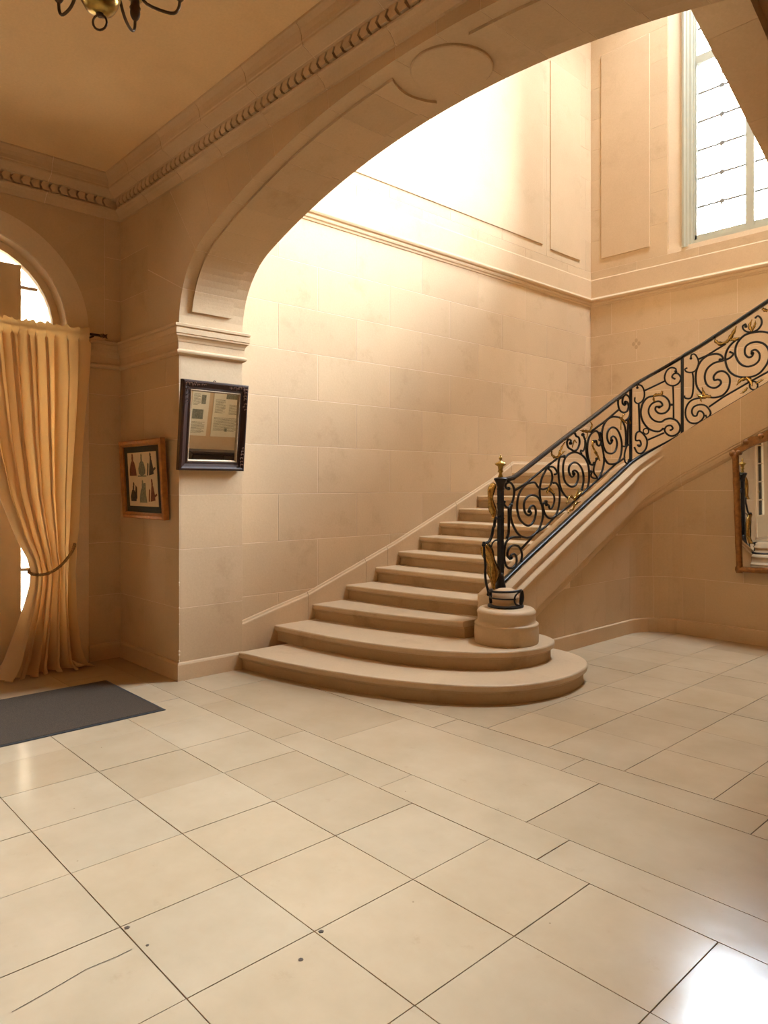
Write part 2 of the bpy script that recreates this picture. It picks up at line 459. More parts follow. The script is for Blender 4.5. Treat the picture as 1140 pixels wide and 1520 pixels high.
IRON = """
scroll|9|0|-3.95 5.186 1.569 -3.95 5.16 1.571 -3.95 5.144 1.592 -3.95 5.157 1.613 -3.95 5.193 1.624 -3.95 5.226 1.616 -3.95 5.255 1.589 -3.95 5.271 1.549 -3.95 5.264 1.496 -3.95 5.245 1.45 -3.95 5.217 1.416 -3.95 5.179 1.4 -3.95 5.142 1.414 -3.95 5.121 1.438 -3.95 5.129 1.452
bar|10|0|-3.95 5.191 1.402 -3.95 5.193 1.295 -3.95 5.189 1.181 -3.95 5.186 1.166 -3.95 5.165 1.126
scroll|9|0|-3.95 5.226 1.421 -3.95 5.219 1.352 -3.95 5.223 1.305 -3.95 5.25 1.246 -3.95 5.293 1.192 -3.95 5.322 1.165 -3.95 5.37 1.137 -3.95 5.444 1.12 -3.95 5.514 1.121 -3.95 5.585 1.147 -3.95 5.647 1.187 -3.95 5.673 1.218 -3.95 5.704 1.278 -3.95 5.714 1.339 -3.95 5.701 1.4 -3.95 5.676 1.455 -3.95 5.662 1.516 -3.95 5.663 1.565 -3.95 5.678 1.625 -3.95 5.709 1.686 -3.95 5.756 1.736 -3.95 5.783 1.77
scroll|9|0|-3.95 5.499 1.359 -3.95 5.499 1.383 -3.95 5.529 1.407 -3.95 5.57 1.406 -3.95 5.597 1.372 -3.95 5.597 1.324 -3.95 5.57 1.27 -3.95 5.519 1.233 -3.95 5.454 1.232 -3.95 5.395 1.259 -3.95 5.346 1.301 -3.95 5.319 1.361 -3.95 5.314 1.42 -3.95 5.324 1.478 -3.95 5.351 1.531 -3.95 5.4 1.577 -3.95 5.459 1.61 -3.95 5.519 1.622 -3.95 5.575 1.625 -3.95 5.606 1.61 -3.95 5.626 1.589 -3.95 5.659 1.57 -3.95 5.714 1.56 -3.95 5.772 1.57 -3.95 5.788 1.572 -3.95 5.84 1.607 -3.95 5.864 1.657 -3.95 5.862 1.702 -3.95 5.842 1.733 -3.95 5.804 1.755
scroll|9|0|-3.95 5.499 1.359 -3.95 5.526 1.347 -3.95 5.509 1.325 -3.95 5.469 1.326 -3.95 5.432 1.352 -3.95 5.415 1.406 -3.95 5.426 1.453 -3.95 5.469 1.491 -3.95 5.529 1.507 -3.95 5.59 1.502 -3.95 5.642 1.48 -3.95 5.683 1.431
scroll|9|0|-3.95 5.761 1.443 -3.95 5.771 1.415 -3.95 5.734 1.431 -3.95 5.712 1.419 -3.95 5.723 1.375 -3.95 5.744 1.331 -3.95 5.782 1.299 -3.95 5.831 1.284 -3.95 5.892 1.292 -3.95 5.942 1.332 -3.95 5.976 1.395 -3.95 5.99 1.478 -3.95 5.985 1.555 -3.95 5.963 1.594 -3.95 5.926 1.619 -3.95 5.889 1.621
scroll|8|0|-3.95 5.771 1.415 -3.95 5.807 1.408 -3.95 5.818 1.38 -3.95 5.853 1.377 -3.95 5.887 1.416 -3.95 5.903 1.46 -3.95 5.887 1.508 -3.95 5.831 1.543
scroll|8|0|-3.95 5.799 1.773 -3.95 5.842 1.776 -3.95 5.892 1.769 -3.95 5.933 1.741 -3.95 5.948 1.712 -3.95 5.907 1.702
scroll|9|0|-3.95 6.067 1.878 -3.95 6.021 1.874 -3.95 5.99 1.863 -3.95 5.972 1.812 -3.95 5.967 1.735 -3.95 5.978 1.652 -3.95 5.999 1.587 -3.95 6.035 1.536 -3.95 6.09 1.493 -3.95 6.143 1.47
scroll|9|0|-3.95 6.237 1.712 -3.95 6.219 1.735 -3.95 6.255 1.744 -3.95 6.294 1.731 -3.95 6.317 1.7 -3.95 6.308 1.647 -3.95 6.266 1.599 -3.95 6.207 1.583 -3.95 6.148 1.594 -3.95 6.09 1.626 -3.95 6.058 1.678 -3.95 6.047 1.749 -3.95 6.058 1.82 -3.95 6.096 1.872 -3.95 6.16 1.907 -3.95 6.255 1.924 -3.95 6.351 1.912 -3.95 6.424 1.881 -3.95 6.473 1.842 -3.95 6.506 1.789 -3.95 6.518 1.715 -3.95 6.511 1.634 -3.95 6.488 1.573 -3.95 6.464 1.547
scroll|9|0|-3.95 6.237 1.712 -3.95 6.24 1.696 -3.95 6.204 1.68 -3.95 6.168 1.701 -3.95 6.148 1.744 -3.95 6.16 1.786 -3.95 6.207 1.815 -3.95 6.266 1.824 -3.95 6.326 1.806 -3.95 6.377 1.767 -3.95 6.407 1.714 -3.95 6.414 1.647 -3.95 6.396 1.587 -3.95 6.381 1.554
scroll|9|0|-3.95 6.402 2.105 -3.95 6.446 2.05 -3.95 6.46 1.979 -3.95 6.471 1.908 -3.95 6.495 1.851 -3.95 6.528 1.816 -3.95 6.584 1.806 -3.95 6.609 1.828
scroll|8|0|-3.95 6.541 1.737 -3.95 6.575 1.737 -3.95 6.555 1.708 -3.95 6.562 1.683 -3.95 6.609 1.669 -3.95 6.663 1.669
scroll|9|0|-3.95 6.179 2.011 -3.95 6.185 2.039 -3.95 6.141 2.046 -3.95 6.116 2.015 -3.95 6.139 1.968 -3.95 6.197 1.949 -3.95 6.242 1.936 -3.95 6.303 1.959 -3.95 6.34 2.017 -3.95 6.328 2.073 -3.95 6.28 2.085 -3.95 6.261 2.109
bar|9|0|-3.95 6.235 1.943 -3.95 6.235 1.919
scroll|8|0|-3.95 6.363 1.915 -3.95 6.363 1.947 -3.95 6.406 1.942 -3.95 6.438 1.986 -3.95 6.443 2.036
scroll|9|0|-3.95 6.726 2.069 -3.95 6.705 2.127 -3.95 6.65 2.156 -3.95 6.582 2.135 -3.95 6.521 2.089 -3.95 6.491 2.023 -3.95 6.484 1.944 -3.95 6.501 1.873 -3.95 6.528 1.83
scroll|9|0|-3.95 6.609 2.046 -3.95 6.65 2.055 -3.95 6.67 2.016 -3.95 6.712 2.006 -3.95 6.746 2.03
scroll|9|0|-3.95 6.732 2.136 -3.95 6.749 2.048 -3.95 6.781 1.968 -3.95 6.805 1.895 -3.95 6.802 1.821 -3.95 6.774 1.755 -3.95 6.726 1.695 -3.95 6.684 1.658
scroll|8|0|-3.95 6.663 1.87 -3.95 6.627 1.818 -3.95 6.606 1.767 -3.95 6.612 1.723 -3.95 6.65 1.695 -3.95 6.684 1.662
scroll|9|0|-3.95 6.959 2.072 -3.95 6.952 2.101 -3.95 7 2.116 -3.95 7.05 2.091 -3.95 7.07 2.039 -3.95 7.047 1.977 -3.95 6.991 1.939 -3.95 6.916 1.932 -3.95 6.845 1.948 -3.95 6.797 1.998 -3.95 6.769 2.078 -3.95 6.769 2.159 -3.95 6.802 2.228 -3.95 6.873 2.284 -3.95 6.959 2.319 -3.95 7.047 2.326 -3.95 7.133 2.319 -3.95 7.196 2.28 -3.95 7.24 2.222 -3.949 7.258 2.123 -3.949 7.251 2.023
scroll|9|0|-3.95 6.959 2.072 -3.95 6.962 2.053 -3.95 6.923 2.034 -3.95 6.882 2.065 -3.95 6.866 2.12 -3.95 6.895 2.177 -3.95 6.974 2.211 -3.95 7.061 2.197 -3.95 7.128 2.14 -3.95 7.167 2.058 -3.95 7.167 1.981 -3.95 7.145 1.912 -3.95 7.094 1.85 -3.95 7.017 1.826 -3.95 6.902 1.823 -3.95 6.845 1.852 -3.95 6.805 1.888
scroll|9|0|-3.95 7.24 2.479 -3.95 7.233 2.501 -3.947 7.278 2.501 -3.943 7.302 2.456 -3.947 7.274 2.4 -3.95 7.199 2.383 -3.95 7.124 2.404 -3.95 7.093 2.464 -3.95 7.101 2.514 -3.95 7.163 2.539
scroll|9|0|-3.95 7.24 2.479 -3.95 7.233 2.463 -3.95 7.185 2.482 -3.95 7.196 2.544 -3.949 7.254 2.578 -3.942 7.31 2.557 -3.937 7.332 2.496 -3.937 7.332 2.411 -3.942 7.31 2.341 -3.948 7.261 2.303
bar|10|0|-3.944 7.298 2.317 -3.945 7.29 2.193 -3.946 7.286 2.039
scroll|9|0|-3.937 7.332 2.033 -3.946 7.286 2.033 -3.949 7.243 1.976 -3.95 7.226 1.914 -3.95 7.24 1.853 -3.946 7.28 1.837 -3.942 7.307 1.874
bar|8|0|-3.95 7.166 2.019 -3.949 7.254 2.015
rail_bar|9|0|-3.95 5.279 1.553 -3.95 5.434 1.61 -3.95 5.847 1.81 -3.95 5.793 1.781 -3.95 5.954 1.859
rail_bar|9|0|-3.95 6.541 2.139 -3.95 6.816 2.262 -3.95 7.106 2.406
rail_bar|9|0|-3.95 5.375 1.021 -3.95 5.585 1.144 -3.95 5.762 1.211 -3.95 5.909 1.295 -3.95 6.16 1.398 -3.95 6.461 1.547 -3.95 6.715 1.669 -3.95 7.047 1.825 -3.95 7.233 1.895
scroll|9|0|-3.95 5.221 0.952 -3.95 5.221 0.973 -3.95 5.264 0.983 -3.95 5.298 0.962 -3.95 5.307 0.92 -3.95 5.288 0.881 -3.95 5.24 0.858 -3.95 5.184 0.865 -3.95 5.146 0.897 -3.95 5.128 0.944 -3.95 5.128 1.019 -3.95 5.146 1.081 -3.95 5.184 1.117 -3.95 5.24 1.133 -3.95 5.298 1.132 -3.95 5.356 1.128
scroll|9|0|-3.95 5.221 0.952 -3.95 5.212 0.941 -3.95 5.179 0.964 -3.95 5.172 0.999 -3.95 5.202 1.043 -3.95 5.259 1.06 -3.95 5.329 1.048 -3.95 5.371 1.01 -3.95 5.387 0.962 -3.95 5.375 0.912
scroll|8|0|-3.906 7.424 2.666 -3.904 7.43 2.696 -3.881 7.473 2.689 -3.865 7.498 2.636 -3.864 7.5 2.572 -3.879 7.476 2.518 -3.904 7.43 2.493 -3.919 7.394 2.515 -3.919 7.394 2.552
bar|10|0|-3.898 7.441 2.496 -3.895 7.448 2.346 -3.893 7.452 2.18
rail_bar|9|0|-3.862 7.503 2.637 -3.706 7.65 2.739
scroll|9|0|-3.602 7.696 2.839 -3.602 7.696 2.868 -3.648 7.679 2.884 -3.688 7.659 2.848 -3.706 7.65 2.774 -3.684 7.662 2.711 -3.63 7.687 2.684 -3.575 7.704 2.707 -3.552 7.71 2.763 -3.581 7.703 2.813 -3.621 7.69 2.813 -3.637 7.684 2.78 -3.613 7.693 2.759
bar|9|0|-3.628 7.687 2.684 -3.624 7.689 2.513 -3.623 7.689 2.327
bar|12|0|-3.662 7.673 2.48 -3.63 7.687 2.476
scroll|10|0|-3.752 7.619 2.456 -3.723 7.639 2.475 -3.744 7.625 2.516 -3.784 7.592 2.514 -3.821 7.555 2.476 -3.835 7.539 2.412 -3.821 7.555 2.348 -3.784 7.592 2.303 -3.735 7.631 2.293 -3.7 7.653 2.319 -3.648 7.679 2.328 -3.592 7.699 2.299 -3.558 7.708 2.234 -3.573 7.705 2.171 -3.63 7.687 2.135 -3.68 7.664 2.153 -3.706 7.65 2.202 -3.687 7.66 2.244 -3.648 7.679 2.25 -3.63 7.687 2.217 -3.651 7.678 2.2
scroll|10|0|-3.752 7.619 2.456 -3.777 7.598 2.46 -3.782 7.594 2.423 -3.752 7.619 2.387 -3.702 7.652 2.391 -3.664 7.672 2.438 -3.662 7.673 2.504 -3.691 7.658 2.559 -3.735 7.631 2.584 -3.795 7.582 2.578 -3.842 7.53 2.56 -3.874 7.486 2.497 -3.886 7.465 2.4 -3.875 7.484 2.304 -3.842 7.53 2.23 -3.799 7.578 2.196 -3.752 7.619 2.19 -3.72 7.641 2.218
ring|7|0|-3.833 7.541 2.192 -3.839 7.534 2.168 -3.852 7.517 2.16 -3.865 7.498 2.169 -3.871 7.49 2.192 -3.865 7.498 2.214 -3.852 7.517 2.222 -3.839 7.534 2.215 -3.833 7.541 2.192
scroll|9|0|-3.896 7.447 2.031 -3.906 7.424 2.041 -3.894 7.45 2.023 -3.884 7.468 2.047 -3.893 7.452 2.09 -3.914 7.406 2.089 -3.912 7.412 2.163 -3.893 7.452 2.188 -3.867 7.495 2.154 -3.845 7.527 2.09 -3.852 7.518 2.005 -3.88 7.475 1.951 -3.906 7.424 1.955 -3.92 7.391 2.008
rail_bar|9|0|-3.839 7.534 2.096 -3.71 7.647 2.173
scroll|8|1|-3.446 7.72 2.964 -3.441 7.72 3.001 -3.406 7.72 3.003 -3.373 7.72 2.952 -3.366 7.72 2.892 -3.398 7.72 2.826 -3.451 7.72 2.812 -3.496 7.718 2.827 -3.51 7.716 2.853 -3.491 7.718 2.863
bar|9|1|-3.431 7.72 2.814 -3.419 7.72 2.738 -3.425 7.72 2.599 -3.449 7.72 2.536 -3.505 7.717 2.541 -3.515 7.716 2.569
rail_bar|9|1|-3.361 7.72 2.946 -3.282 7.72 2.97 -3.08 7.72 3.068
scroll|10|1|-3.137 7.72 2.907 -3.108 7.72 2.92 -3.137 7.72 2.961 -3.194 7.72 2.978 -3.272 7.72 2.969 -3.341 7.72 2.918 -3.384 7.72 2.834 -3.395 7.72 2.745 -3.381 7.72 2.654 -3.331 7.72 2.58 -3.262 7.72 2.534 -3.185 7.72 2.52 -3.108 7.72 2.54 -3.054 7.72 2.602 -3.038 7.72 2.688 -3.059 7.72 2.748 -3.108 7.72 2.787 -3.165 7.72 2.784 -3.204 7.72 2.744 -3.197 7.72 2.703 -3.165 7.72 2.706 -3.137 7.72 2.693 -3.132 7.72 2.659 -3.175 7.72 2.624 -3.233 7.72 2.63 -3.282 7.72 2.674 -3.298 7.72 2.755 -3.272 7.72 2.831 -3.204 7.72 2.882 -3.118 7.72 2.895 -3.042 7.72 2.915 -3.005 7.72 2.953 -3.035 7.72 2.976
scroll|10|1|-2.818 7.72 2.933 -2.825 7.72 2.957 -2.787 7.72 2.966 -2.75 7.72 2.919 -2.756 7.72 2.854 -2.805 7.72 2.814 -2.877 7.72 2.808 -2.941 7.72 2.849 -2.982 7.72 2.931 -2.984 7.72 3.008 -2.959 7.72 3.071 -2.895 7.72 3.129 -2.814 7.72 3.145 -2.725 7.72 3.14 -2.656 7.72 3.111 -2.604 7.72 3.057
scroll|10|1|-2.818 7.72 2.933 -2.818 7.72 2.909 -2.854 7.72 2.898 -2.889 7.72 2.938 -2.886 7.72 3.004 -2.841 7.72 3.04 -2.769 7.72 3.044 -2.699 7.72 3.006 -2.663 7.72 2.945 -2.656 7.72 2.879
scroll|10|1|-2.968 7.72 3.101 -3.038 7.72 3.044 -3.082 7.72 2.963 -3.08 7.72 2.866 -3.042 7.72 2.775 -2.968 7.72 2.718 -2.877 7.72 2.699 -2.805 7.72 2.702 -2.739 7.72 2.735 -2.682 7.72 2.808 -2.656 7.72 2.879
scroll|9|1|-3.321 7.72 2.531 -3.411 7.72 2.522 -3.471 7.72 2.487 -3.503 7.717 2.414 -3.499 7.718 2.334 -3.459 7.72 2.276 -3.391 7.72 2.261 -3.331 7.72 2.292 -3.306 7.72 2.34 -3.325 7.72 2.379 -3.361 7.72 2.389 -3.376 7.72 2.363 -3.386 7.72 2.341 -3.418 7.72 2.345 -3.436 7.72 2.389 -3.416 7.72 2.438 -3.351 7.72 2.458 -3.282 7.72 2.437 -3.239 7.72 2.375 -3.243 7.72 2.336 -3.27 7.72 2.313 -3.287 7.72 2.337
rail_bar|9|1|-3.252 7.72 2.427 -3.108 7.72 2.516 -2.877 7.72 2.633 -2.612 7.72 2.758
scroll|9|1|-2.881 7.72 3.217 -2.884 7.72 3.241 -2.913 7.72 3.222 -2.893 7.72 3.176 -2.832 7.72 3.15 -2.769 7.72 3.166 -2.732 7.72 3.216 -2.736 7.72 3.273 -2.765 7.72 3.304 -2.787 7.72 3.291
ring|8|1|-2.765 7.72 2.602 -2.777 7.72 2.573 -2.805 7.72 2.564 -2.834 7.72 2.579 -2.845 7.72 2.61 -2.834 7.72 2.639 -2.805 7.72 2.649 -2.777 7.72 2.633 -2.765 7.72 2.602
"""
LEAF = """
32|-3.938 5.947 1.865 -3.938 5.88 1.87 -3.938 5.836 1.894 -3.938 5.83 1.922
34|-3.938 5.947 1.868 -3.938 5.992 1.94 -3.938 6.049 2.019
26|-3.938 5.958 1.872 -3.938 6.015 1.909 -3.938 6.06 1.929
40|-3.938 5.765 1.525 -3.938 5.808 1.562 -3.938 5.869 1.515
26|-3.938 5.808 1.562 -3.938 5.797 1.607
30|-3.938 6.236 1.443 -3.938 6.271 1.508 -3.938 6.295 1.574
30|-3.938 6.241 1.456 -3.938 6.165 1.489 -3.938 6.072 1.419
34|-3.938 6.224 1.463 -3.938 6.307 1.501 -3.938 6.38 1.54
34|-3.938 6.212 1.358 -3.938 6.247 1.41 -3.938 6.331 1.435
22|-3.938 6.212 1.358 -3.938 6.141 1.347 -3.938 6.106 1.322
34|-3.938 6.522 2.143 -3.938 6.416 2.141 -3.938 6.312 2.143
30|-3.938 6.508 2.138 -3.938 6.555 2.206 -3.938 6.508 2.239
22|-3.938 6.468 2.136 -3.938 6.462 2.093 -3.938 6.429 2.063
36|-3.938 6.575 2.044 -3.938 6.569 1.99 -3.938 6.63 1.927
34|-3.938 6.602 1.94 -3.938 6.657 1.906 -3.938 6.684 1.848
34|-3.938 7.099 2.323 -3.938 7.174 2.301 -3.937 7.248 2.26
24|-3.938 7.144 2.292 -3.938 7.129 2.245 -3.938 7.121 2.192
24|-3.938 7.159 2.316 -3.938 7.181 2.351 -3.938 7.204 2.364
20|-3.933 7.293 2.316 -3.93 7.31 2.286 -3.93 7.31 2.263
22|-3.938 6.197 1.969 -3.938 6.229 2.04 -3.938 6.261 2.014
34|-3.793 7.567 2.577 -3.762 7.595 2.592 -3.713 7.631 2.586
30|-3.738 7.614 2.581 -3.722 7.625 2.613 -3.73 7.62 2.634
24|-3.789 7.571 2.577 -3.789 7.571 2.529 -3.77 7.588 2.518
40|-3.047 7.708 3.092 -3.132 7.708 3.075 -3.18 7.708 3.111 -3.175 7.708 3.14
44|-3.066 7.708 3.085 -3.01 7.708 3.154 -2.964 7.708 3.233
34|-3.038 7.708 3.1 -2.973 7.708 3.1 -2.936 7.708 3.114
34|-2.818 7.708 3.153 -2.841 7.708 3.213 -2.814 7.708 3.275
26|-2.818 7.708 3.162 -2.792 7.708 3.215 -2.783 7.708 3.26
40|-3.228 7.708 2.53 -3.296 7.708 2.556 -3.316 7.708 2.637
40|-3.238 7.708 2.531 -3.326 7.708 2.539 -3.385 7.708 2.574
22|-3.326 7.708 2.539 -3.336 7.708 2.51 -3.321 7.708 2.479
40|-2.854 7.708 2.686 -2.927 7.708 2.675 -2.964 7.708 2.621
46|-2.872 7.708 2.697 -2.836 7.708 2.656 -2.81 7.708 2.596
24|-2.863 7.708 2.592 -2.89 7.708 2.557 -2.931 7.708 2.532
24|-2.783 7.708 2.622 -2.739 7.708 2.645 -2.704 7.708 2.655
34|-2.721 7.708 3.371 -2.686 7.708 3.342 -2.651 7.708 3.345
"""
NEWEL = [('bracket', 0.013, [(-3.95, 4.998, 1.312), (-3.95, 4.986, 1.245), (-3.95, 4.971, 1.226), (-3.95, 4.953, 1.165), (-3.95, 4.915, 1.114), (-3.95, 4.862, 1.1), (-3.95, 4.844, 1.087)]), ('bracket', 0.007, [(-3.95, 5.034, 1.119), (-3.95, 4.99, 1.115), (-3.95, 4.955, 1.086), (-3.95, 4.939, 1.025)]), ('bracket', 0.011, [(-3.95, 4.847, 1.103), (-3.95, 4.85, 1.003), (-3.95, 4.864, 0.918), (-3.95, 4.862, 0.835), (-3.95, 4.877, 0.75), (-3.95, 4.901, 0.691), (-3.95, 4.906, 0.657)]), ('tie', 0.008, [(-3.95, 4.99, 1.304), (-3.95, 5.045, 1.325)])]
NLEAF = [(0.058, [(-3.95, 5.001, 1.607), (-3.95, 4.956, 1.562), (-3.95, 4.941, 1.5), (-3.95, 4.95, 1.426), (-3.95, 4.974, 1.358), (-3.95, 4.959, 1.313), (-3.95, 4.932, 1.303)]), (0.095, [(-3.95, 4.853, 1.086), (-3.95, 4.91, 1.01), (-3.95, 4.955, 0.923), (-3.95, 4.977, 0.831), (-3.95, 4.959, 0.753), (-3.95, 4.946, 0.698)])]

# ================================================================== THE SETTING
XL, XR = -6.62, 1.10            # hall side walls
YA, YB = 2.80, 3.40             # hall face and stair face of the arch wall
XREV = -5.47                    # reveal of the left pier
XC = -2.76                      # axis of arch, window and stair hall
XS, XE, YR = -5.65, 0.13, 9.37  # stair hall: left wall, right wall, window wall
ZC, ZT = 4.38, 11.0             # ceilings
YK = -4.0                       # wall behind the camera
COURSE = [.148, .590, 1.072, 1.518, 1.975, 2.430, 2.880, 3.312, 3.745, 4.190]

# ---- floor: dark bed, slabs with open joints
bed = MB().box(XL - .1, XR + .1, YK - .1, YR, -.12, -.006)
floor = bed.build('floor', M['joint'], kind='structure')


def tile(x0, x1, y0, y1):
    g, c = .0020, .0006
    x0, x1, y0, y1 = x0 + g, x1 - g, y0 + g, y1 - g
    dz = random.uniform(-.0008, .0008)
    mb = MB()
    mb.loops([[(x0, y0, -.02), (x1, y0, -.02), (x1, y1, -.02), (x0, y1, -.02)],
              [(x0, y0, dz - .0006), (x1, y0, dz - .0006), (x1, y1, dz - .0006), (x0, y1, dz - .0006)],
              [(x0 + c, y0 + c, dz), (x1 - c, y0 + c, dz), (x1 - c, y1 - c, dz), (x0 + c, y1 - c, dz)]], cap0=False)
    mb.build('floor_tile', M['floor'], floor)


gx = [XL, -6.05, -5.53, -5.03, -4.53, -4.042, -3.552, -3.06, -2.567, -2.068, -1.563, -1.056, -.556, -.056, .444, .78, XR]
gy = [2.582, 2.085, 1.583, 1.084, .585, .086, -.413, -.912, -1.411, -1.91]
for y1, y0 in zip(gy, gy[1:]):
    for x0, x1 in zip(gx, gx[1:]):
        tile(x0, x1, y0, y1)
tile(XL, -2.76, YK, gy[-1])
tile(-2.76, XR, YK, gy[-1])


def row(js, y0, y1):
    for x0, x1 in zip(js, js[1:]):
        tile(x0, x1, y0, y1)


row([XL, -5.80, -4.738, -3.803, -2.817, -1.816, -.82, .18, XR], 2.582, 2.832)
row([XL, -5.01, -3.540, -2.052, -.56, XR], 2.832, 3.486)
row([XL, -4.72, -4.20, -3.272, -2.292, -1.280, -.30, .4, XR], 3.486, 3.736)
fx = [XS, -4.53, -4.04, -3.54, -3.02, -2.543, -2.045, -1.55, -1.05, -.55, -.05, .2]
fy = [3.736, 4.228, 4.712, 5.222, 5.737, 6.22, 6.68, 7.17, 7.66]
for y0, y1 in zip(fy, fy[1:]):
    for x0, x1 in zip(fx, fx[1:]):
        if x1 < -4.1 and y0 > 4.0:
            continue
        tile(x0, x1, y0, y1)
# chips and pits in the slabs, as seen near the camera
MB().lathe((-1.975, 1.455, 0.0), [(.009, -.001), (.009, .0010), (.006, .0011)], 7).build('floor_pit', M['joint'], floor)
MB().lathe((-2.545, 1.100, 0.0), [(.011, -.001), (.011, .0010), (.007, .0011)], 5).build('floor_pit', M['joint'], floor)
MB().lathe((-2.050, 1.600, 0.0), [(.011, -.001), (.010, .0010), (.007, .0011)], 5).build('floor_pit', M['joint'], floor)
MB().lathe((-2.40, 1.110, 0.0), [(.006, -.001), (.006, .0010), (.004, .0011)], 6).build('floor_pit', M['joint'], floor)

# hairline crack across the slab at the near left
ck = [(-2.375, .667), (-2.392, .775), (-2.418, .908), (-2.412, 1.010), (-2.415, 1.062)]
cm = MB()
for (xa, ya), (xb, yb) in zip(ck, ck[1:]):
    cm.add([(xa - .0013, ya, .0012), (xa + .0013, ya, .0012), (xb + .0013, yb, .0012), (xb - .0013, yb, .0012)], [(0, 1, 2, 3)])
cm.build('floor_crack', M['joint'], floor)

# ---- ceilings
MB().box(XL - .3, XR + .3, YK - .3, YA + .05, ZC, ZC + .2).build('ceiling', M['ceiling'], kind='structure')
cb = MB()
LX0, LX1, LY0, LY1 = -3.65, -2.05, 7.60, 9.20
cb.box(XS - .3, LX0, YK - .3, YR + .3, ZT, ZT + .2).box(LX1, XE + .3, YK - .3, YR + .3, ZT, ZT + .2)
cb.box(LX0, LX1, YK - .3, LY0, ZT, ZT + .2).box(LX0, LX1, LY1, YR + .3, ZT, ZT + .2)
cb.build('ceiling', M['plaster'], kind='structure')
# unseen laylight, added to brighten treads and stair walls from above
lay = MB().box(LX0, LX1, LY0, LY0 + .06, ZT, ZT + .1).box(LX0, LX1, LY1 - .06, LY1, ZT, ZT + .1).box(LX0, LX0 + .06, LY0, LY1, ZT, ZT + .1).box(LX1 - .06, LX1, LY0, LY1, ZT, ZT + .1).build('added_laylight', M['white'], kind='structure')
for i in range(3):
    for j in range(3):
        px0, py0 = LX0 + .06 + .493 * i, LY0 + .06 + .493 * j
        MB().box(px0, px0 + .488, py0, py0 + .488, ZT + .05, ZT + .053).build('pane', M['glass'], lay)
# unseen upper gallery over the hall, added to swallow light off the window wall
gal = MB().box(XS - .3, XS, YK - .3, YB - .1, ZC + .2, ZT).box(XE, XE + .3, YK - .3, YB - .1, ZC + .2, ZT)
gal.box(XS - .3, XE + .3, YK - .6, YK - .3, ZC + .2, ZT)
gal.build('wall_light_sink', M['plaster'], kind='structure')

# ---- arch wall -----------------------------------------------------------
RS, RBIG = .667, 6.18
TH = math.radians(21.75)
dense = []
for i in range(61):
    a = PI - (PI - (PI / 2 + TH)) * i / 60
    dense.append((XREV + RS + RS * math.cos(a), 2.92 + RS * math.sin(a), math.cos(a), math.sin(a)))
for i in range(1, 91):
    a = PI / 2 + TH * (1 - i / 90)
    dense.append((XC + RBIG * math.cos(a), 3.98 - RBIG + RBIG * math.sin(a), math.cos(a), math.sin(a)))
dense += [(2 * XC - x, z, -nx, nz) for x, z, nx, nz in reversed(dense[:-1])]
SL = [0.0]
for p0, p1 in zip(dense, dense[1:]):
    SL.append(SL[-1] + math.hypot(p1[0] - p0[0], p1[1] - p0[1]))
LEN = SL[-1]


def A(s):
    """point and outward normal of the intrados at arc length s"""
    s = min(max(s, 0), LEN)
    lo, hi = 0, len(SL) - 1
    while hi - lo > 1:
        md = (lo + hi) // 2
        if SL[md] <= s:
            lo = md
        else:
            hi = md
    u = (s - SL[lo]) / (SL[hi] - SL[lo])
    return tuple(dense[lo][k] + (dense[hi][k] - dense[lo][k]) * u for k in range(4))


def s_at_x(x):
    for i in range(len(dense) - 1):
        if dense[i][0] <= x <= dense[i + 1][0]:
            return SL[i] + (SL[i + 1] - SL[i]) * (x - dense[i][0]) / (dense[i + 1][0] - dense[i][0])
    return 0.0


ZW = 4.06
wb = MB()
n = 0
for i in range(0, len(dense) - 3, 3):
    (xa, za, na, ma), (xb, zb, nb, mb_) = dense[i], dense[min(i + 3, len(dense) - 1)]
    e = .0015
    q = [(xa + na * e, za + ma * e), (xb + nb * e, zb + mb_ * e), (xb + nb * e, ZW + .01), (xa + na * e, ZW + .01)]
    wb.prism(q, lambda a, b, d: (a, d, b), YA + .0015, YB - .0015)
wb.box(XL - .3, XREV - .0015, YA + .0015, YB - .0015, 0, ZW + .01)
wb.box(2 * XC - XREV + .0015, XR + .3, YA + .0015, YB - .0015, 0, ZW + .01)
arch_wall = wb.build('wall_arch', M['mortar'], kind='structure')
MB().box(XL - .3, XR + .3, YA, YB, ZW, 5.1).build('upper_wall', M['stone_plain'], arch_wall)
jx = [-5.40, -5.197, -4.934, -4.651, -4.380, -4.095, -3.808, -3.513, -3.212, -2.914]
js = [0.0] + [s_at_x(x) for x in jx]
js[1] = SL[0] + .285
js = js + [LEN - s for s in reversed(js)]
BL, BR = -6.05, 2 * XC + 6.05


def outer(x, z, nx, nz):
    ts = []
    if nz > 1e-6:
        ts.append(((ZW - z) / nz, 'top'))
    if nx < -1e-6:
        ts.append(((BL - x) / nx, 'l'))
    if nx > 1e-6:
        ts.append(((BR - x) / nx, 'r'))
    t_, side = min(ts)
    return (x + nx * t_, z + nz * t_), side


for s0, s1 in zip(js, js[1:]):
    a0, a1 = s0 + .002, s1 - .002
    k = max(2, int((a1 - a0) / .07))
    inn = [A(a0 + (a1 - a0) * i / k) for i in range(k + 1)]
    (o0, d0), (o1, d1) = outer(*inn[0]), outer(*inn[-1])
    poly = [(q[0], q[1]) for q in inn] + [o1]
    if d0 != d1:
        poly.append((BL, ZW) if 'l' in (d0, d1) else (BR, ZW))
    poly.append(o0)
    MB().prism(poly, lambda a, b, d: (a, d, b), YA, YB).build('arch_stone', M['stone'], arch_wall)
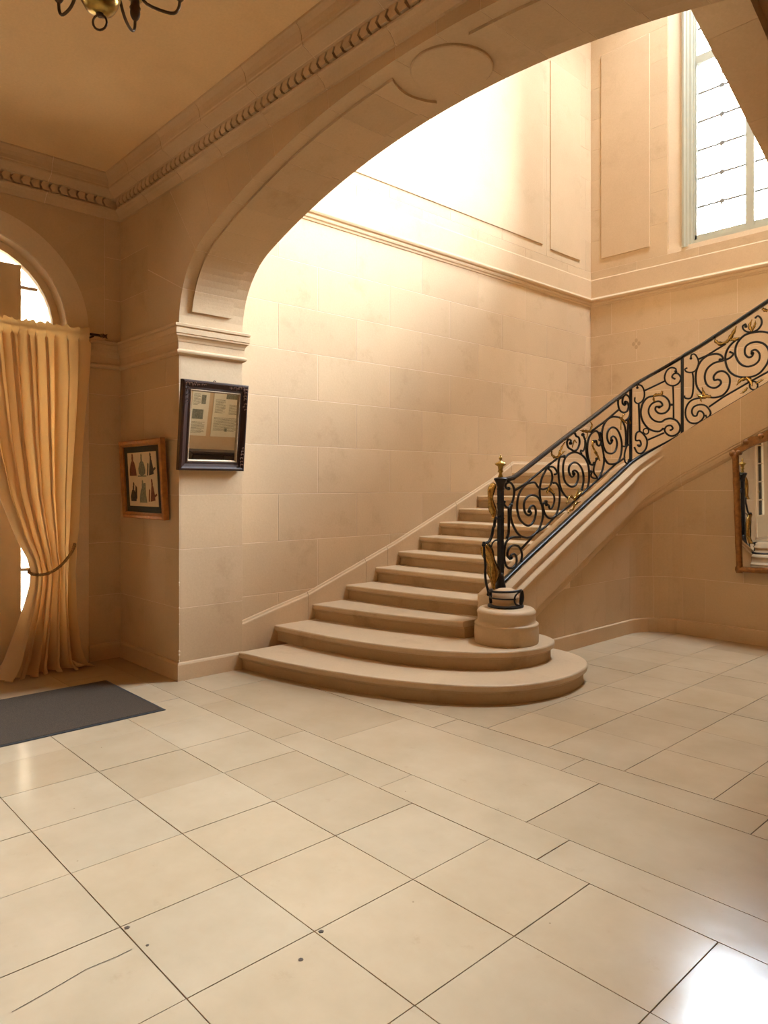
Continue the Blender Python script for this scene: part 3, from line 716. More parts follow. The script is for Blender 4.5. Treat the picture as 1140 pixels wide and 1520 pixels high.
# courses beside the arch, hall face, and the pier
blocks(arch_wall, mapY(YA), [2.92, 3.312, 3.70, ZW], lambda i: [], XL, BL)
blocks(arch_wall, mapY(YA), COURSE[:6] + [2.705], lambda i: [-6.12 + .42 * (i % 2)], XL, XREV)
blocks(arch_wall, mapX(XREV), COURSE[:6] + [2.705], lambda i: [], YA + .0125, YB)
blocks(arch_wall, mapX(2 * XC - XREV, -1), COURSE[:6] + [2.705], lambda i: [], YA + .0125, YB)
blocks(arch_wall, mapY(YA), COURSE[:6] + [2.705], lambda i: [.5], 2 * XC - XREV, XR)
# chipped arris of the pier
random.seed(21)
for i in range(9):
    z = .16 + random.random() ** 1.6 * .9
    r = random.uniform(.003, .011)
    MB().ball((XREV - .002, YA + .002, z), r, 6, 4, 1.6).build('chip', M['mortar'], arch_wall)
# raised fields and roundel on the soffit
MY, MX = 3.09, -2.755
sm = s_at_x(MX)
RM = .348


def soffit(s, y, h):
    x, z, nx, nz = A(s)
    return (x - nx * h, y, z - nz * h)


ys = [2.905 + .375 * i / 8 for i in range(9)]
for side in (0, 1):
    mk = (lambda s: s) if side == 0 else (lambda s: LEN - s)
    ends = [sm - math.sqrt(RM ** 2 - (y - MY) ** 2) for y in ys]
    core = []
    for i, y in enumerate(ys):
        core.append([(.117 + (ends[i] - .119) * j / 60, y + (.002 if i == 0 else -.002 if i == 8 else 0)) for j in range(61)])
    mb = MB()
    fs = [(i * 61 + j, i * 61 + j + 1, (i + 1) * 61 + j + 1, (i + 1) * 61 + j) for i in range(8) for j in range(60)]
    mb.add([soffit(mk(s), y, .0160) for r_ in core for s, y in r_], fs)
    mb.build('panel_bed', M['mortar'], arch_wall)
    cuts = [.115] + [s for s in js[1:] if .2 < s < min(ends) - .02] + [None]
    for c0, c1 in zip(cuts, cuts[1:]):
        g0 = .0015 if c0 > .12 else 0
        rows_ = []
        for i, y in enumerate(ys):
            e1 = ends[i] if c1 is None else c1 - .0015
            k = 6
            rows_.append([(c0 + g0 + (e1 - c0 - g0) * j / k, y) for j in range(k + 1)])
        mb = MB()
        top = [soffit(mk(s), y, .017) for r_ in rows_ for s, y in r_]
        nn = 7
        fs = [(i * nn + j, i * nn + j + 1, (i + 1) * nn + j + 1, (i + 1) * nn + j) for i in range(8) for j in range(6)]
        mb.add(top, fs)
        rim = [(0, j) for j in range(7)] + [(i, 6) for i in range(1, 9)] + [(8, j) for j in range(5, -1, -1)] + [(i, 0) for i in range(7, 0, -1)]
        up = [soffit(mk(rows_[i][j][0]), rows_[i][j][1], .017) for i, j in rim]
        dn = [soffit(mk(rows_[i][j][0]), rows_[i][j][1], -.004) for i, j in rim]
        mb.loops([up, dn], cap0=False, cap1=False)
        mb.build('soffit_panel', M['stone'], arch_wall)
mb = MB()
lp = []
for r, h in ((.235, -.004), (.235, .013), (.229, .018), (.12, .018), (.01, .018)):
    lp.append([soffit(sm + r * math.cos(2 * PI * k / 40), MY + r * math.sin(2 * PI * k / 40), h) for k in range(40)])
mb.loops(lp, cap0=False).build('soffit_roundel', M['stone'], arch_wall)


# ---- mouldings round the hall: impost, baseboard, cornice
def hall_path(p_end_reveal=True):
    """left wall -> inner corner -> hall face -> pier corner -> reveal -> stair face; mitre vectors point into the room"""
    return [(XL, 2.506, 1, 0), (XL, YA, 1, -1), (XREV, YA, 1, -1), (XREV, YB, 1, 1), (XREV - .18, YB, 0, 1)]


imp = [(-.02, 2.668), (.006, 2.668), (.012, 2.672), (.026, 2.682), (.030, 2.695), (.028, 2.706), (.012, 2.712), (.010, 2.716), (.010, 2.772),
       (.014, 2.778), (.018, 2.795), (.028, 2.812), (.040, 2.822), (.041, 2.836), (.046, 2.840), (.047, 2.880), (.041, 2.884), (.041, 2.890), (.052, 2.896), (.054, 2.914), (.046, 2.920), (-.02, 2.921)]
mb = MB()
sweep(mb, hall_path(), imp)
mb.build('trim_1', M['stone_plain'], kind='structure')
basep = [(-.02, 0), (.020, 0), (.020, .128), (.014, .142), (.002, .148), (-.02, .149)]
sweep(MB(), hall_path()[:5], basep).build('baseboard_hall', M['stone_plain'], kind='structure')

corn = [(.0, 4.050), (.018, 4.052), (.026, 4.066), (.030, 4.072), (.040, 4.086), (.060, 4.104), (.078, 4.112), (.084, 4.118), (.084, 4.130), (.066, 4.134),
        (.062, 4.140), (.062, 4.204), (.112, 4.209), (.116, 4.214), (.190, 4.250), (.194, 4.256), (.194, 4.270), (.200, 4.276), (.203, 4.305),
        (.214, 4.335), (.230, 4.356), (.240, 4.366), (.240, 4.385), (-.02, 4.385), (-.02, 4.050)]
inner = [(o - .004 if 0 < o else o, z) for o, z in corn]
cor = sweep(MB(), [(XL, YK, 1, 0), (XL, YA, 1, -1), (XR, YA, 0, -1)], inner).build('trim_2', M['mortar'], kind='structure')


def seg_path(a, b, wall):
    if wall == 'left':
        return [(XL, a, 1, 0), (XL, b, 1, -1 if b > YA - .01 else 0)]
    return [(a, YA, 1 if a < XL + .01 else 0, -1), (b, YA, 0, -1)]


g = .0025
y = YK
while y < YA - .05:
    y2 = min(y + .68, YA)
    sweep(MB(), seg_path(y + g, y2 - (g if y2 < YA else 0), 'left'), corn).build('cornice_stone', M['stone_plain'], cor)
    y = y2
x = XL
while x < XR - .05:
    x2 = min(x + .62, XR)
    sweep(MB(), seg_path(x + (g if x > XL else 0), x2 - g, 'front'), corn).build('cornice_stone', M['stone_plain'], cor)
    x = x2


def dentil(fx_):
    """small pointed tongue with a hollow beside it"""
    mb = MB()
    pr = [(-.020, 4.206), (-.040, 4.172), (-.020, 4.139), (.037, 4.139), (.017, 4.172), (.037, 4.206)]
    mb.loops([[fx_(a, .055, z) for a, z in pr], [fx_(a, .096, z) for a, z in pr]])
    return mb


k = 0
d0 = None
x = XL + .16
while x < XR - .1:
    if d0 is None:
        d0 = dentil(lambda a, d, z: (a, YA - d, z)).build('dentil', M['stone_plain'], cor)
        base_x = 0.0
        ob = d0
    else:
        ob = bpy.data.objects.new('dentil', d0.data)
        COL.objects.link(ob)
        ob.parent = cor
    ob.location = (x, 0, 0)
    x += .077
d1 = None
y = YA - .16
while y > -.4:
    if d1 is None:
        d1 = dentil(lambda a, d, z: (XL + d, a, z)).build('dentil', M['stone_plain'], cor)
        ob = d1
    else:
        ob = bpy.data.objects.new('dentil', d1.data)
        COL.objects.link(ob)
        ob.parent = cor
    ob.location = (0, y, 0)
    y -= .077

# ---- left hall wall with its arched doorways ------------------------------
DY, DR, DS = 1.556, .76, 2.98
D2 = -2.40
mb = MB()
XI, XO = XL - .0015, XL - .32
for lo, hi in ((DY + DR, YA + .1), (D2 + DR, DY - DR), (YK - .3, D2 - DR)):
    mb.box(XO, XI, lo, hi, 0, ZC + .1)
for cy in (DY, D2):
    for i in range(24):
        a0, a1 = PI * i / 24, PI * (i + 1) / 24
        q = [(cy + DR * math.cos(a0), DS + DR * math.sin(a0)), (cy + DR * math.cos(a1), DS + DR * math.sin(a1)), (cy + DR * math.cos(a1), ZC + .1), (cy + DR * math.cos(a0), ZC + .1)]
        mb.prism(q, lambda a, b, d: (d, a, b), XO, XI)
left = mb.build('wall_left', M['mortar'], kind='structure')
R1 = .95
for cy in (DY,):
    na = 8
    for i in range(na):
        a0, a1 = PI * i / na, PI * (i + 1) / na
        e = .002
        an = [a0 + (a1 - a0) * j / 4 for j in range(5)]
        # set-back inner ring of stones round the door
        q = [(cy + (DR - .004) * math.cos(t_), DS + (DR - .004) * math.sin(t_)) for t_ in an] + [(cy + R1 * math.cos(t_), DS + R1 * math.sin(t_)) for t_ in reversed(an)]
        MB().prism(q, lambda a, b, d: (d, a, b), XO - .004, XL - .009).build('ring_stone', M['stone'], left)
        # wall stones outside the ring
        q = [(cy + R1 * math.cos(t_), DS + R1 * math.sin(t_)) for t_ in an]
        bx0, bx1, bz = cy - 1.09, cy + 1.09, ZW

        def out2(t_):
            c_, s_ = math.cos(t_), math.sin(t_)
            ts = []
            if s_ > 1e-6:
                ts.append(((bz - DS) / s_, 't'))
            if c_ > 1e-6:
                ts.append(((bx1 - cy) / c_, 'r'))
            if c_ < -1e-6:
                ts.append(((bx0 - cy) / c_, 'l'))
            return min(ts)
        (t0, k0), (t1, k1) = out2(a0 + .001), out2(a1 - .001)
        q.append((cy + t1 * math.cos(a1), DS + t1 * math.sin(a1)))
        if k0 != k1:
            q.append((bx1 if 'r' in (k0, k1) else bx0, bz))
        q.append((cy + t0 * math.cos(a0), DS + t0 * math.sin(a0)))
        MB().prism(q, lambda a, b, d: (d, a, b), XO + .05, XL).build('arch_stone', M['stone'], left)
    blocks(left, mapX(XL), [2.92, 3.312, 3.70, ZW], lambda i: [], DY + 1.094, YA)
    for sgn in (1, -1):
        ja, jb = sorted((cy + sgn * (DR - .004), cy + sgn * R1))
        rows_ = [0] + COURSE[1:7] + [DS]
        for z0, z1 in zip(rows_, rows_[1:]):
            MB().box(XO - .004, XL - .009, ja, jb, z0 + .002, z1 - .002).build('jamb_stone', M['stone'], left)
    blocks(left, mapX(XL), COURSE[:6] + [2.705], lambda i: [], DY + R1, YA)
    blocks(left, mapX(XL), [0, .45, .9, 1.35, 1.8, 2.25, 2.98], lambda i: [-.3 + .4 * (i % 2)], D2 + DR, DY - R1)
MB().box(XO, XL, YK, YA, ZW, ZC).build('upper_wall', M['stone_plain'], left)


def french_door(name, cy, label):
    """arched wooden door: frame, side lights, centre leaf, fanlight; panes are separate"""
    X0, X1 = XL - .235, XL - .180
    fr = MB()
    for i in range(20):
        a0, a1 = PI * i / 20, PI * (i + 1) / 20
        q = [(cy + r * math.cos(t_), DS + r * math.sin(t_)) for r, t_ in ((.695, a0), (.762, a0), (.762, a1), (.695, a1))]
        fr.prism(q, lambda a, b, d: (d, a, b), X0, X1 + .02)
    for sgn in (1, -1):
        a, b_ = sorted((cy + sgn * .695, cy + sgn * .757))
        fr.box(X0, X1 + .02, a, b_, 0, DS)
    f = fr.build(name, M['door'], kind='structure')
    st = MB()
    for a, b_ in ((cy + .25, cy + .43), (cy - .43, cy - .25)):
        st.box(X0, X1, a, b_, 0, DS + .545)
    st.box(X0 + .001, X1 - .001, cy + .68, cy + .70, 0, DS)
    st.box(X0 + .001, X1 - .001, cy - .70, cy - .68, 0, DS)
    for a, b_ in ((cy + .245, cy + .70), (cy - .70, cy - .245)):
        st.box(X0 - .002, X1 - .003, a, b_, 0, .49)
    st.box(X0 - .003, X1 + .015, cy - .70, cy + .70, DS - .18, DS - .06)
    st.build('door_stile', M['door'], f)
    MB().box(XO - .01, XL - .002, cy - DR - .01, cy + DR + .01, -.12, .0).build('threshold', M['step_stone'], f)
    lf_ = MB()
    lf_.box(X0 - .004, X1 + .01, cy - .235, cy - .145, 0.0, DS - .19)
    lf_.box(X0 - .004, X1 + .01, cy + .145, cy + .235, 0.0, DS - .19)
    lf_.box(X0 - .004, X1 + .01, cy - .145, cy + .145, 0.0, .5)
    lf_.build('door_leaf', M['door'], f)
    MB().ball((X1 + .035, cy + .20, 1.05), .022).build('door_knob', M['brass'], f)
    for z in (.855, 1.275, 1.695, 2.115, 2.535):
        for a, b_ in ((cy + .43, cy + .68), (cy - .68, cy - .43), (cy - .145, cy + .145)):
            MB().box(X0 + .012, X1 - .008, a, b_, z - .013, z + .013).build('glazing_bar', M['door'], f)
    for a, b_ in ((cy + .43, cy + .57), (cy - .57, cy - .43)):
        MB().box(X0 + .012, X1 - .008, a, b_, DS + .345, DS + .37).build('glazing_bar', M['door'], f)
    zs = [.49, .855, 1.275, 1.695, 2.115, 2.535, DS - .18]
    for a, b_ in ((cy + .43, cy + .68), (cy - .68, cy - .43), (cy - .145, cy + .145)):
        for z0, z1 in zip(zs, zs[1:]):
            MB().box(X0 + .022, X0 + .026, a, b_, z0, z1).build('pane', M['glass'], f)
    for sgn in (1, -1):
        q = [(cy + sgn * .43, DS - .06)] + [(cy + sgn * .70 * math.cos(t_), DS + .70 * math.sin(t_)) for t_ in [.95 * i / 6 for i in range(7)]] + [(cy + sgn * .43, DS + .55)]
        MB().prism(q, lambda a, b, d: (d, a, b), X0 + .022, X0 + .026).build('pane', M['glass'], f)
    q = [(cy + .25, DS - .06), (cy + .25, DS + .65), (cy, DS + .70), (cy - .25, DS + .65), (cy - .25, DS - .06)]
    MB().prism(q, lambda a, b, d: (d, a, b), X0 + .022, X0 + .026).build('pane', M['glass'], f)
    return f


french_door('door_1', DY, '')
french_door('door_2', D2, '')

# ---- hall walls behind and to the right of the camera
MB().box(XL - .3, XR + .3, YK - .3, YK, 0, ZC + .1).build('wall_back', M['plaster_light'], kind='structure')
MB().box(XR, XR + .3, YK - .3, YA + .1, 0, ZC + .1).build('wall_right', M['plaster'], kind='structure')
MB().box(-40, 40, -40, 45, -.60, -.40).build('ground', M['ground'], kind='structure')
# pale house front across the court, seen through the fanlight
fac = MB().box(-11.5, -10.6, -12, 14, -.45, 8.0)
fac.box(-10.6, -10.45, -12, 14, 4.15, 4.40)
fac.box(-11.5, -10.3, -12, 14, 8.0, 8.4)
fac.build('facade', M['facade'], kind='structure')

# ---- stair hall: left wall -------------------------------------------------
ws = MB().box(XS - .3, XS - .0015, YB - .1, YR + .3, 0, ZT).build('wall_stair', M['mortar'], kind='structure')
up_rows = [4.29, 4.69, 5.13, 5.57, 6.01, 6.45, 6.89, 7.33, 7.77, 8.21, 8.65, 9.09, 9.53, 9.97, 10.41, ZT]


def jy(i):
    off = 3.90 if i % 2 == 1 else 4.37
    return [off + .972 * k for k in range(-1, 7)]


blocks(ws, mapX(XS), [0] + COURSE, lambda i: jy(i), YB, YR, gap=.005)
blocks(ws, mapX(XS), up_rows, lambda i: jy(i + 1), YB, YR, gap=.002)


def raised(parent, mp, a0, a1, z0, z1, h=.016):
    c = .006
    mb = MB()
    mb.loops([[mp(a0, z0, -.01), mp(a1, z0, -.01), mp(a1, z1, -.01), mp(a0, z1, -.01)],
              [mp(a0, z0, h - .002), mp(a1, z0, h - .002), mp(a1, z1, h - .002), mp(a0, z1, h - .002)],
              [mp(a0 + c, z0 + c, h), mp(a1 - c, z0 + c, h), mp(a1 - c, z1 - c, h), mp(a0 + c, z1 - c, h)]], cap0=False)
    mb.build('stone_panel', M['stone_plain'], parent)


raised(ws, mapX(XS), 3.75, 8.158, 4.825, 10.4)
raised(ws, mapX(XS), 8.335, 9.065, 4.80, 7.36)
stc = [(-.02, 4.176), (.010, 4.178), (.016, 4.196), (.030, 4.206), (.034, 4.222), (.026, 4.232), (.026, 4.240), (.046, 4.248), (.055, 4.264), (.055, 4.276), (.040, 4.290), (.016, 4.300), (.012, 4.312), (-.02, 4.313)]
sweep(MB(), [(XS, YB, 1, 0), (XS, YR, 1, -1), (XE, YR, 0, -1)], stc).build('trim_3', M['stone_plain'], kind='structure')
plinth = [(-.02, 4.30), (.010, 4.30), (.010, 4.56), (.004, 4.575), (-.02, 4.58)]
sweep(MB(), [(XS, YB, 1, 0), (XS, YR, 1, -1), (XE, YR, 0, -1)], plinth).build('trim_4', M['stone_plain'], kind='structure')

# ---- stair hall: window wall -----------------------------------------------
WX0, WX1, WZ0, WZ1 = -4.150, 2 * XC + 4.150, 4.80, 8.78
YW = YR + .045                      # set-back plane beside the window
mb = MB()
mb.box(XS - .3, XE + .3, YR + .0015, YR + .35, 0, WZ0 - .05)
mb.box(XS - .3, WX0, YW, YR + .35, WZ0 - .05, ZT).box(WX1, XE + .3, YW, YR + .35, WZ0 - .05, ZT)
mb.box(WX0, WX1, YW, YR + .35, WZ1, ZT)
ww = mb.build('wall_window', M['mortar'], kind='structure')


def jxr(i):
    off = -4.94 if i % 2 == 0 else -5.32
    return [off + .86 * k for k in range(0, 8)]


blocks(ww, mapY(YR), [0] + COURSE, lambda i: jxr(i), XS, XE, gap=.005)
blocks(ww, mapY(YR), [4.29, 4.69], lambda i: jxr(i), XS, XE, gap=.003)
for z0, z1 in zip(up_rows[1:], up_rows[2:]):
    for a, b_ in ((XS, -4.50), (2 * XC + 4.50, XE)):
        MB().box(a, b_, YR, YW + .02, z0 + .0015, z1 - .0015).build('pilaster_stone', M['stone'], ww)
raised(ww, mapY(YR), -5.48, -4.745, 4.85, 7.76, .014)
raised(ww, mapY(YR), 2 * XC + 4.745, 2 * XC + 5.48, 4.85, 7.76, .014)
# faint four-lobed stain on the window wall
for a, b_ in ((-4.945, 3.60), (-4.985, 3.555), (-4.905, 3.555), (-4.945, 3.51)):
    q = [(a + .024 * math.cos(2 * PI * k / 12), b_ + .030 * math.sin(2 * PI * k / 12)) for k in range(12)]
    MB().prism(q, mapY(YR), -.001, .0006).build('stain', M['riser'], ww)
# window: surround, sashes, leaded panes
fo = MB()
arch = [(-.155, 0), (-.155, .05), (-.12, .062), (-.10, .05), (-.075, .05), (-.065, .035), (-.03, .035), (-.02, .02), (0, .02), (0, -.14)]
for sx, sg in ((WX0, 1), (WX1, -1)):
    lo = [(sx + sg * a, YW - d, WZ0 - .07) for a, d in arch]
    hi = [(sx + sg * a, YW - d, WZ1 + .12) for a, d in arch]
    fo.loops([lo, hi])
fo.box(WX0 - .155, WX1 + .155, YW - .05, YW + .02, WZ1, WZ1 + .155)
fo.box(WX0, WX1, YW - .035, YW + .14, WZ0 - .07, WZ0 - .005)
win = fo.build('window_1', M['white'], kind='structure')
YG = YR + .085
lights = [(-4.125, -3.512), (-3.409, 2 * XC + 3.409), (2 * XC + 3.512, 2 * XC + 4.125)]
sash = MB()
sash.box(WX0, lights[0][0], YG - .04, YG + .04, WZ0 - .01, WZ1)
sash.box(lights[2][1], WX1, YG - .04, YG + .04, WZ0 - .01, WZ1)
sash.box(WX0, WX1, YG - .04, YG + .04, WZ0 - .03, 4.862)
sash.box(WX0, WX1, YG - .04, YG + .04, 8.657, WZ1)
sash.build('window_frame', M['white'], win)
for a, b_ in ((lights[0][1], lights[1][0]), (lights[1][1], lights[2][0])):
    MB().box(a, b_, YG - .06, YG + .04, WZ0 - .01, WZ1).build('mullion', M['white'], win)
for a, b_ in lights:
    MB().box(a, b_, YG - .05, YG + .04, 7.085, 7.195).build('transom', M['white'], win)
zr = [4.862 + .3705 * i for i in range(7)]
zu = [7.195 + .3656 * i for i in range(5)]
for a, b_ in lights:
    nc = 2 if b_ - a < .8 else 4
    xs_ = [a + (b_ - a) * i / nc for i in range(nc + 1)]
    for zz in (zr, zu):
        for x in xs_[1:-1]:
            MB().box(x - .008, x + .008, YG - .004, YG + .004, zz[0], zz[-1]).build('lead_strip', M['lead'], win)
        for z in zz[1:-1]:
            MB().box(a, b_, YG - .005, YG + .005, z - .0135, z + .0135).build('lead_strip', M['lead'], win)
            for x in xs_[1:-1]:
                MB().box(x - .026, x + .026, YG - .009, YG + .009, z - .026, z + .026).build('lead_boss', M['lead'], win)
        for z0, z1 in zip(zz, zz[1:]):
            for x0, x1 in zip(xs_, xs_[1:]):
                MB().box(x0, x1, YG - .0015, YG + .0015, z0, z1).build('pane', M['glass'], win)

# ---- stair hall: right side
MB().box(XE, XE + .3, YB - .05, YR + .3, 0, ZT).build('wall_stair_right', M['plaster'], kind='structure')
wp = MB().prism([(4.32, 0), (7.64, 0), (7.64, 2.60), (7.45, 2.68), (4.32, 4.02)], lambda a, b, d: (d, a, b), -1.40, -1.22).build('wall_passage', M['stone'], kind='structure')
# ---- wall under the stair, curving from the first flight to the second
UX, UY, UR = -3.90, 7.65, .40
ucx, ucy = UX + UR, UY - UR


def under_path(o, step=8, y0=4.95):
    """plan polyline of the wall face pushed o into the room"""
    r = UR - o
    pts = [(UX + o, y0)]
    for i in range(step + 1):
        a = PI - (PI / 2) * i / step
        pts.append((ucx + r * math.cos(a), ucy + r * math.sin(a)))
    return pts


zstr1 = [(4.9, .24), (5.507, .498), (6.059, .758), (6.678, 1.030), (7.231, 1.254)]

# ================================================================== THE STAIR
# rail heights: first flight by y, quarter turn by angle, second flight by x
RB1 = [(4.70, .545), (5.165, .783), (5.415, .913), (5.869, 1.134), (6.582, 1.481), (6.902, 1.630), (7.22, 1.785)]
RBA = [(0, 1.785), (12.4, 1.843), (24, 1.897), (38.3, 1.962), (72.3, 2.119), (90, 2.197)]
RB2 = [(-3.45, 2.197), (-3.331, 2.266), (-2.67, 2.618), (-1.48, 3.249)]
RH1 = [(5.08, 1.648), (5.225, 1.652), (5.30, 1.682), (5.514, 1.784), (5.869, 1.957), (6.229, 2.128), (6.622, 2.308), (7.047, 2.513), (7.22, 2.594)]
RHA = [(0, 2.594), (7, 2.630), (24.8, 2.720), (43, 2.809), (62, 2.901), (85, 3.016), (90, 3.034)]
RH2 = [(-3.45, 3.034), (-3.331, 3.088), (-3.042, 3.238), (-2.67, 3.434), (-1.48, 4.062)]


def stair_path(x1, yc, xc, y2, r, y0, x_end, t1, ta, t2, n1=14, na=12, n2=10):
    """plan line: x = x1 to the turn, quarter arc, then y = y2; returns (x, y, nx, ny, z); normal points off the stair"""
    out = []
    for i in range(n1):
        y = y0 + (yc - y0) * i / n1
        out.append((x1, y, 1, 0, interp(t1, y)))
    for i in range(na + 1):
        d = 90 * i / na
        a = PI - math.radians(d)
        out.append((xc + r * math.cos(a), yc + r * math.sin(a), -math.cos(a), -math.sin(a), interp(ta, d)))
    for i in range(1, n2 + 1):
        x = xc + (x_end - xc) * i / n2
        out.append((x, y2, 0, -1, interp(t2, x)))
    return out


stair = thing('staircase', (-4.9, 3.4, 0), 'broad limestone staircase with two rounded bottom steps, turning right along the window wall', 'staircase')
RISE = .147
NOSE = [(.034, -RISE), (.034, -.072), (.026, -.064), (.022, -.052), (.004, -.046), (0, -.038), (0, -.012), (.004, -.004), (.012, 0)]


def step(curve, back, k, mat='step_stone', closed_right=False):
    """curve: nosing polyline in plan, left to right; back: polyline closing the step, right to left"""
    z = RISE * k
    C = [Vector((a, b_, 0)) for a, b_ in curve]
    nrm = []
    for i in range(len(C)):
        tdir = (C[min(i + 1, len(C) - 1)] - C[max(i - 1, 0)]).normalized()
        nrm.append(Vector((-tdir.y, tdir.x, 0)))         # towards the inside
    nrm[0] = Vector((0, 1, 0)) if abs(nrm[0].x) < .5 else nrm[0]
    loops = []
    for o, dz in NOSE:
        lp = [(c_.x + n_.x * o, c_.y + n_.y * o, z + dz) for c_, n_ in zip(C, nrm)]
        lp += [(a, b_, z + dz) for a, b_ in back]
        loops.append(lp)
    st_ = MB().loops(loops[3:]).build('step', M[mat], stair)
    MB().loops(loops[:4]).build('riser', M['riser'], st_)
    return st_


def smooth2(pts, sub=4):
    return [(q.x, q.y) for q in cr([(a, b_, 0) for a, b_ in pts], sub)]


XI_ = XS - .004
s1 = smooth2([(XI_ + .2, 3.352), (-5.30, 3.378), (-5.08, 3.402), (-4.70, 3.475), (-4.37, 3.560), (-4.08, 3.655), (-3.82, 3.768), (-3.58, 3.90), (-3.40, 4.030), (-3.25, 4.19), (-3.15, 4.37), (-3.085, 4.60), (-3.075, 4.84), (-3.12, 5.09), (-3.21, 5.27), (-3.36, 5.41), (-3.58, 5.485), (-3.93, 5.50)])
step(s1, [(-3.95, 5.6), (-5.0, 5.0), (XI_ + .2, 4.2)], 1)
s2 = smooth2([(XI_, 3.838), (-5.2, 3.868), (-4.79, 3.918), (-4.45, 3.985), (-4.15, 4.080), (-3.88, 4.205), (-3.67, 4.355), (-3.54, 4.49), (-3.45, 4.64), (-3.395, 4.85), (-3.405, 5.04), (-3.47, 5.19), (-3.58, 5.285), (-3.73, 5.33), (-3.93, 5.335)])
step(s2, [(-3.95, 5.45), (-5.0, 5.2), (XI_, 4.7)], 2)
YL = [0, 0, 0, 4.278, 4.706, 5.108, 5.440, 5.770, 6.100, 6.432, 6.768, 7.115, 7.46]
SK = [0, 0, 0, .385, .235, .170, .115, .075, .045, .02, .0, .0, 0]
for k in range(3, 12):
    y0 = YL[k]
    sk = SK[k]
    c = smooth2([(XI_, y0), (-5.2, y0 + sk * .18), (-4.8, y0 + sk * .38), (-4.4, y0 + sk * .68), (-4.03, y0 + sk)], 2)
    step(c, [(-4.03, y0 + sk + .5), (XI_, y0 + .62)], k)
step([(XI_, 7.46), (-4.6, 7.46), (-4.03, 7.46)], [(-4.03, 7.70), (-3.87, 7.86), (-3.87, YR + .004), (XI_, YR + .004)], 12).name = 'landing'
for k in range(7):
    x0 = -3.90 + .285 * k
    z = RISE * (13 + k)
    lo = []
    for o, dz in NOSE:
        lo.append([(x0 + o, YR + .004, z + dz), (x0 + o, 7.74, z + dz), (x0 + .60, 7.74, z + dz), (x0 + .60, YR + .004, z + dz)])
    MB().loops(lo).build('step', M['step_stone'], stair)
MB().box(-1.905, XE + .01, 7.66, YR + .004, 2.60, 2.94).build('landing', M['step_stone'], stair)
# third flight rises back towards the hall above the passage
MB().prism([(3.36, 4.53), (7.66, 2.68), (7.66, 2.95), (3.36, 4.95)], lambda a, b, d: (d, a, b), -1.48, XE + .01).build('upper_flight', M['plaster'], stair)
zsf = lambda y: 4.222 - .4365 * (y - 3.87)
ycut = [3.38, 4.120, 4.720, 5.32, 5.92, 6.52, 7.12, 7.70]
for y0, y1 in zip(ycut, ycut[1:]):
    q = [(y0 + .002, zsf(y0)), (y1 - .002, zsf(y1)), (y1 - .002, zsf(y1) + .50), (y0 + .002, zsf(y0) + .50)]
    MB().prism(q, lambda a, b, d: (d, a, b), -1.75, -1.475).build('string_stone', M['stone'], stair)
MB().prism([(3.38, zsf(3.38) + .006), (7.70, zsf(7.70) + .006), (7.70, zsf(7.70) + .49), (3.38, zsf(3.38) + .49)], lambda a, b, d: (d, a, b), -1.745, -1.48).build('string_core', M['mortar'], stair)

# string of the first two flights: swept moulding with its quarter turn, cut into stones
SPROF = [(-.22, -.022), (-.07, -.022), (-.055, -.026), (-.012, -.058), (-.004, -.066), (-.004, -.084), (-.014, -.090), (-.016, -.122), (-.008, -.130), (.022, -.146), (.030, -.154), (.030, -.170),
         (.018, -.178), (.018, -.462), (.012, -.470), (.012, -.486), (.004, -.496), (.002, -.516), (-.006, -.548), (-.022, -.572), (-.034, -.585), (-.22, -.585)]


def string_loops(path, grow=0.0):
    out = []
    for x, y, nx, ny, z in path:
        # the upper mouldings die into a plain face round the turn
        w_ = 0.0 if y < 7.2 else 1.0
        if y >= 7.2 and nx > 0:
            w_ = min(1.0, math.degrees(math.atan2(-ny, nx)) / 62.0)
        lp = []
        for k_, (o, dz) in enumerate(SPROF):
            if 2 <= k_ <= 11:
                o = o + (.018 - o) * w_
            g_ = grow if o > -.2 else 0
            lp.append((x + nx * (o - g_), y + ny * (o - g_), max(z + dz - grow * .5, .30)))
        out.append(lp)
    return out



full = stair_path(-3.87, 7.22, -3.47, 7.62, .40, 4.93, -1.48, RB1, RBA, RB2, 30, 16, 24)
MB().loops(string_loops(full, .0015)).build('string_core', M['mortar'], stair)
# joints seen at y 5.46 on the first flight, just after the turn on the second, then regular
cutidx = [0, 7, 16, 25, 45, 53, 62, len(full) - 1]


def lerp_pt(p, q, u):
    return tuple(a + (b_ - a) * u for a, b_ in zip(p, q))


for c0, c1 in zip(cutidx, cutidx[1:]):
    seg = full[c0:c1 + 1]
    seg = [lerp_pt(seg[0], seg[1], .03)] + seg[1:-1] + [lerp_pt(seg[-1], seg[-2], .03)]
    MB().loops(string_loops(seg)).build('string_stone', M['stone_plain'], stair)

# round pedestal at the foot of the string
PX, PY = -3.73, 4.87
ped = [(.20, .285), (.258, .286), (.264, .30), (.268, .36), (.266, .415), (.262, .436), (.266, .442), (.266, .452), (.258, .458), (.244, .462), (.240, .48), (.240, .53), (.244, .536), (.246, .545), (.240, .556), (.232, .566), (.222, .574), (.05, .577)]
MB().lathe((PX, PY, 0), ped, 40).build('pedestal', M['step_stone'], stair)
MB().lathe((-3.765, 4.905, 0), [(.116, .57), (.116, .60), (.104, .606), (.104, .64), (.112, .65), (.112, .665), (.098, .675), (.095, .71), (.06, .725), (.01, .73)], 24).build('string_volute', M['stone_plain'], stair)

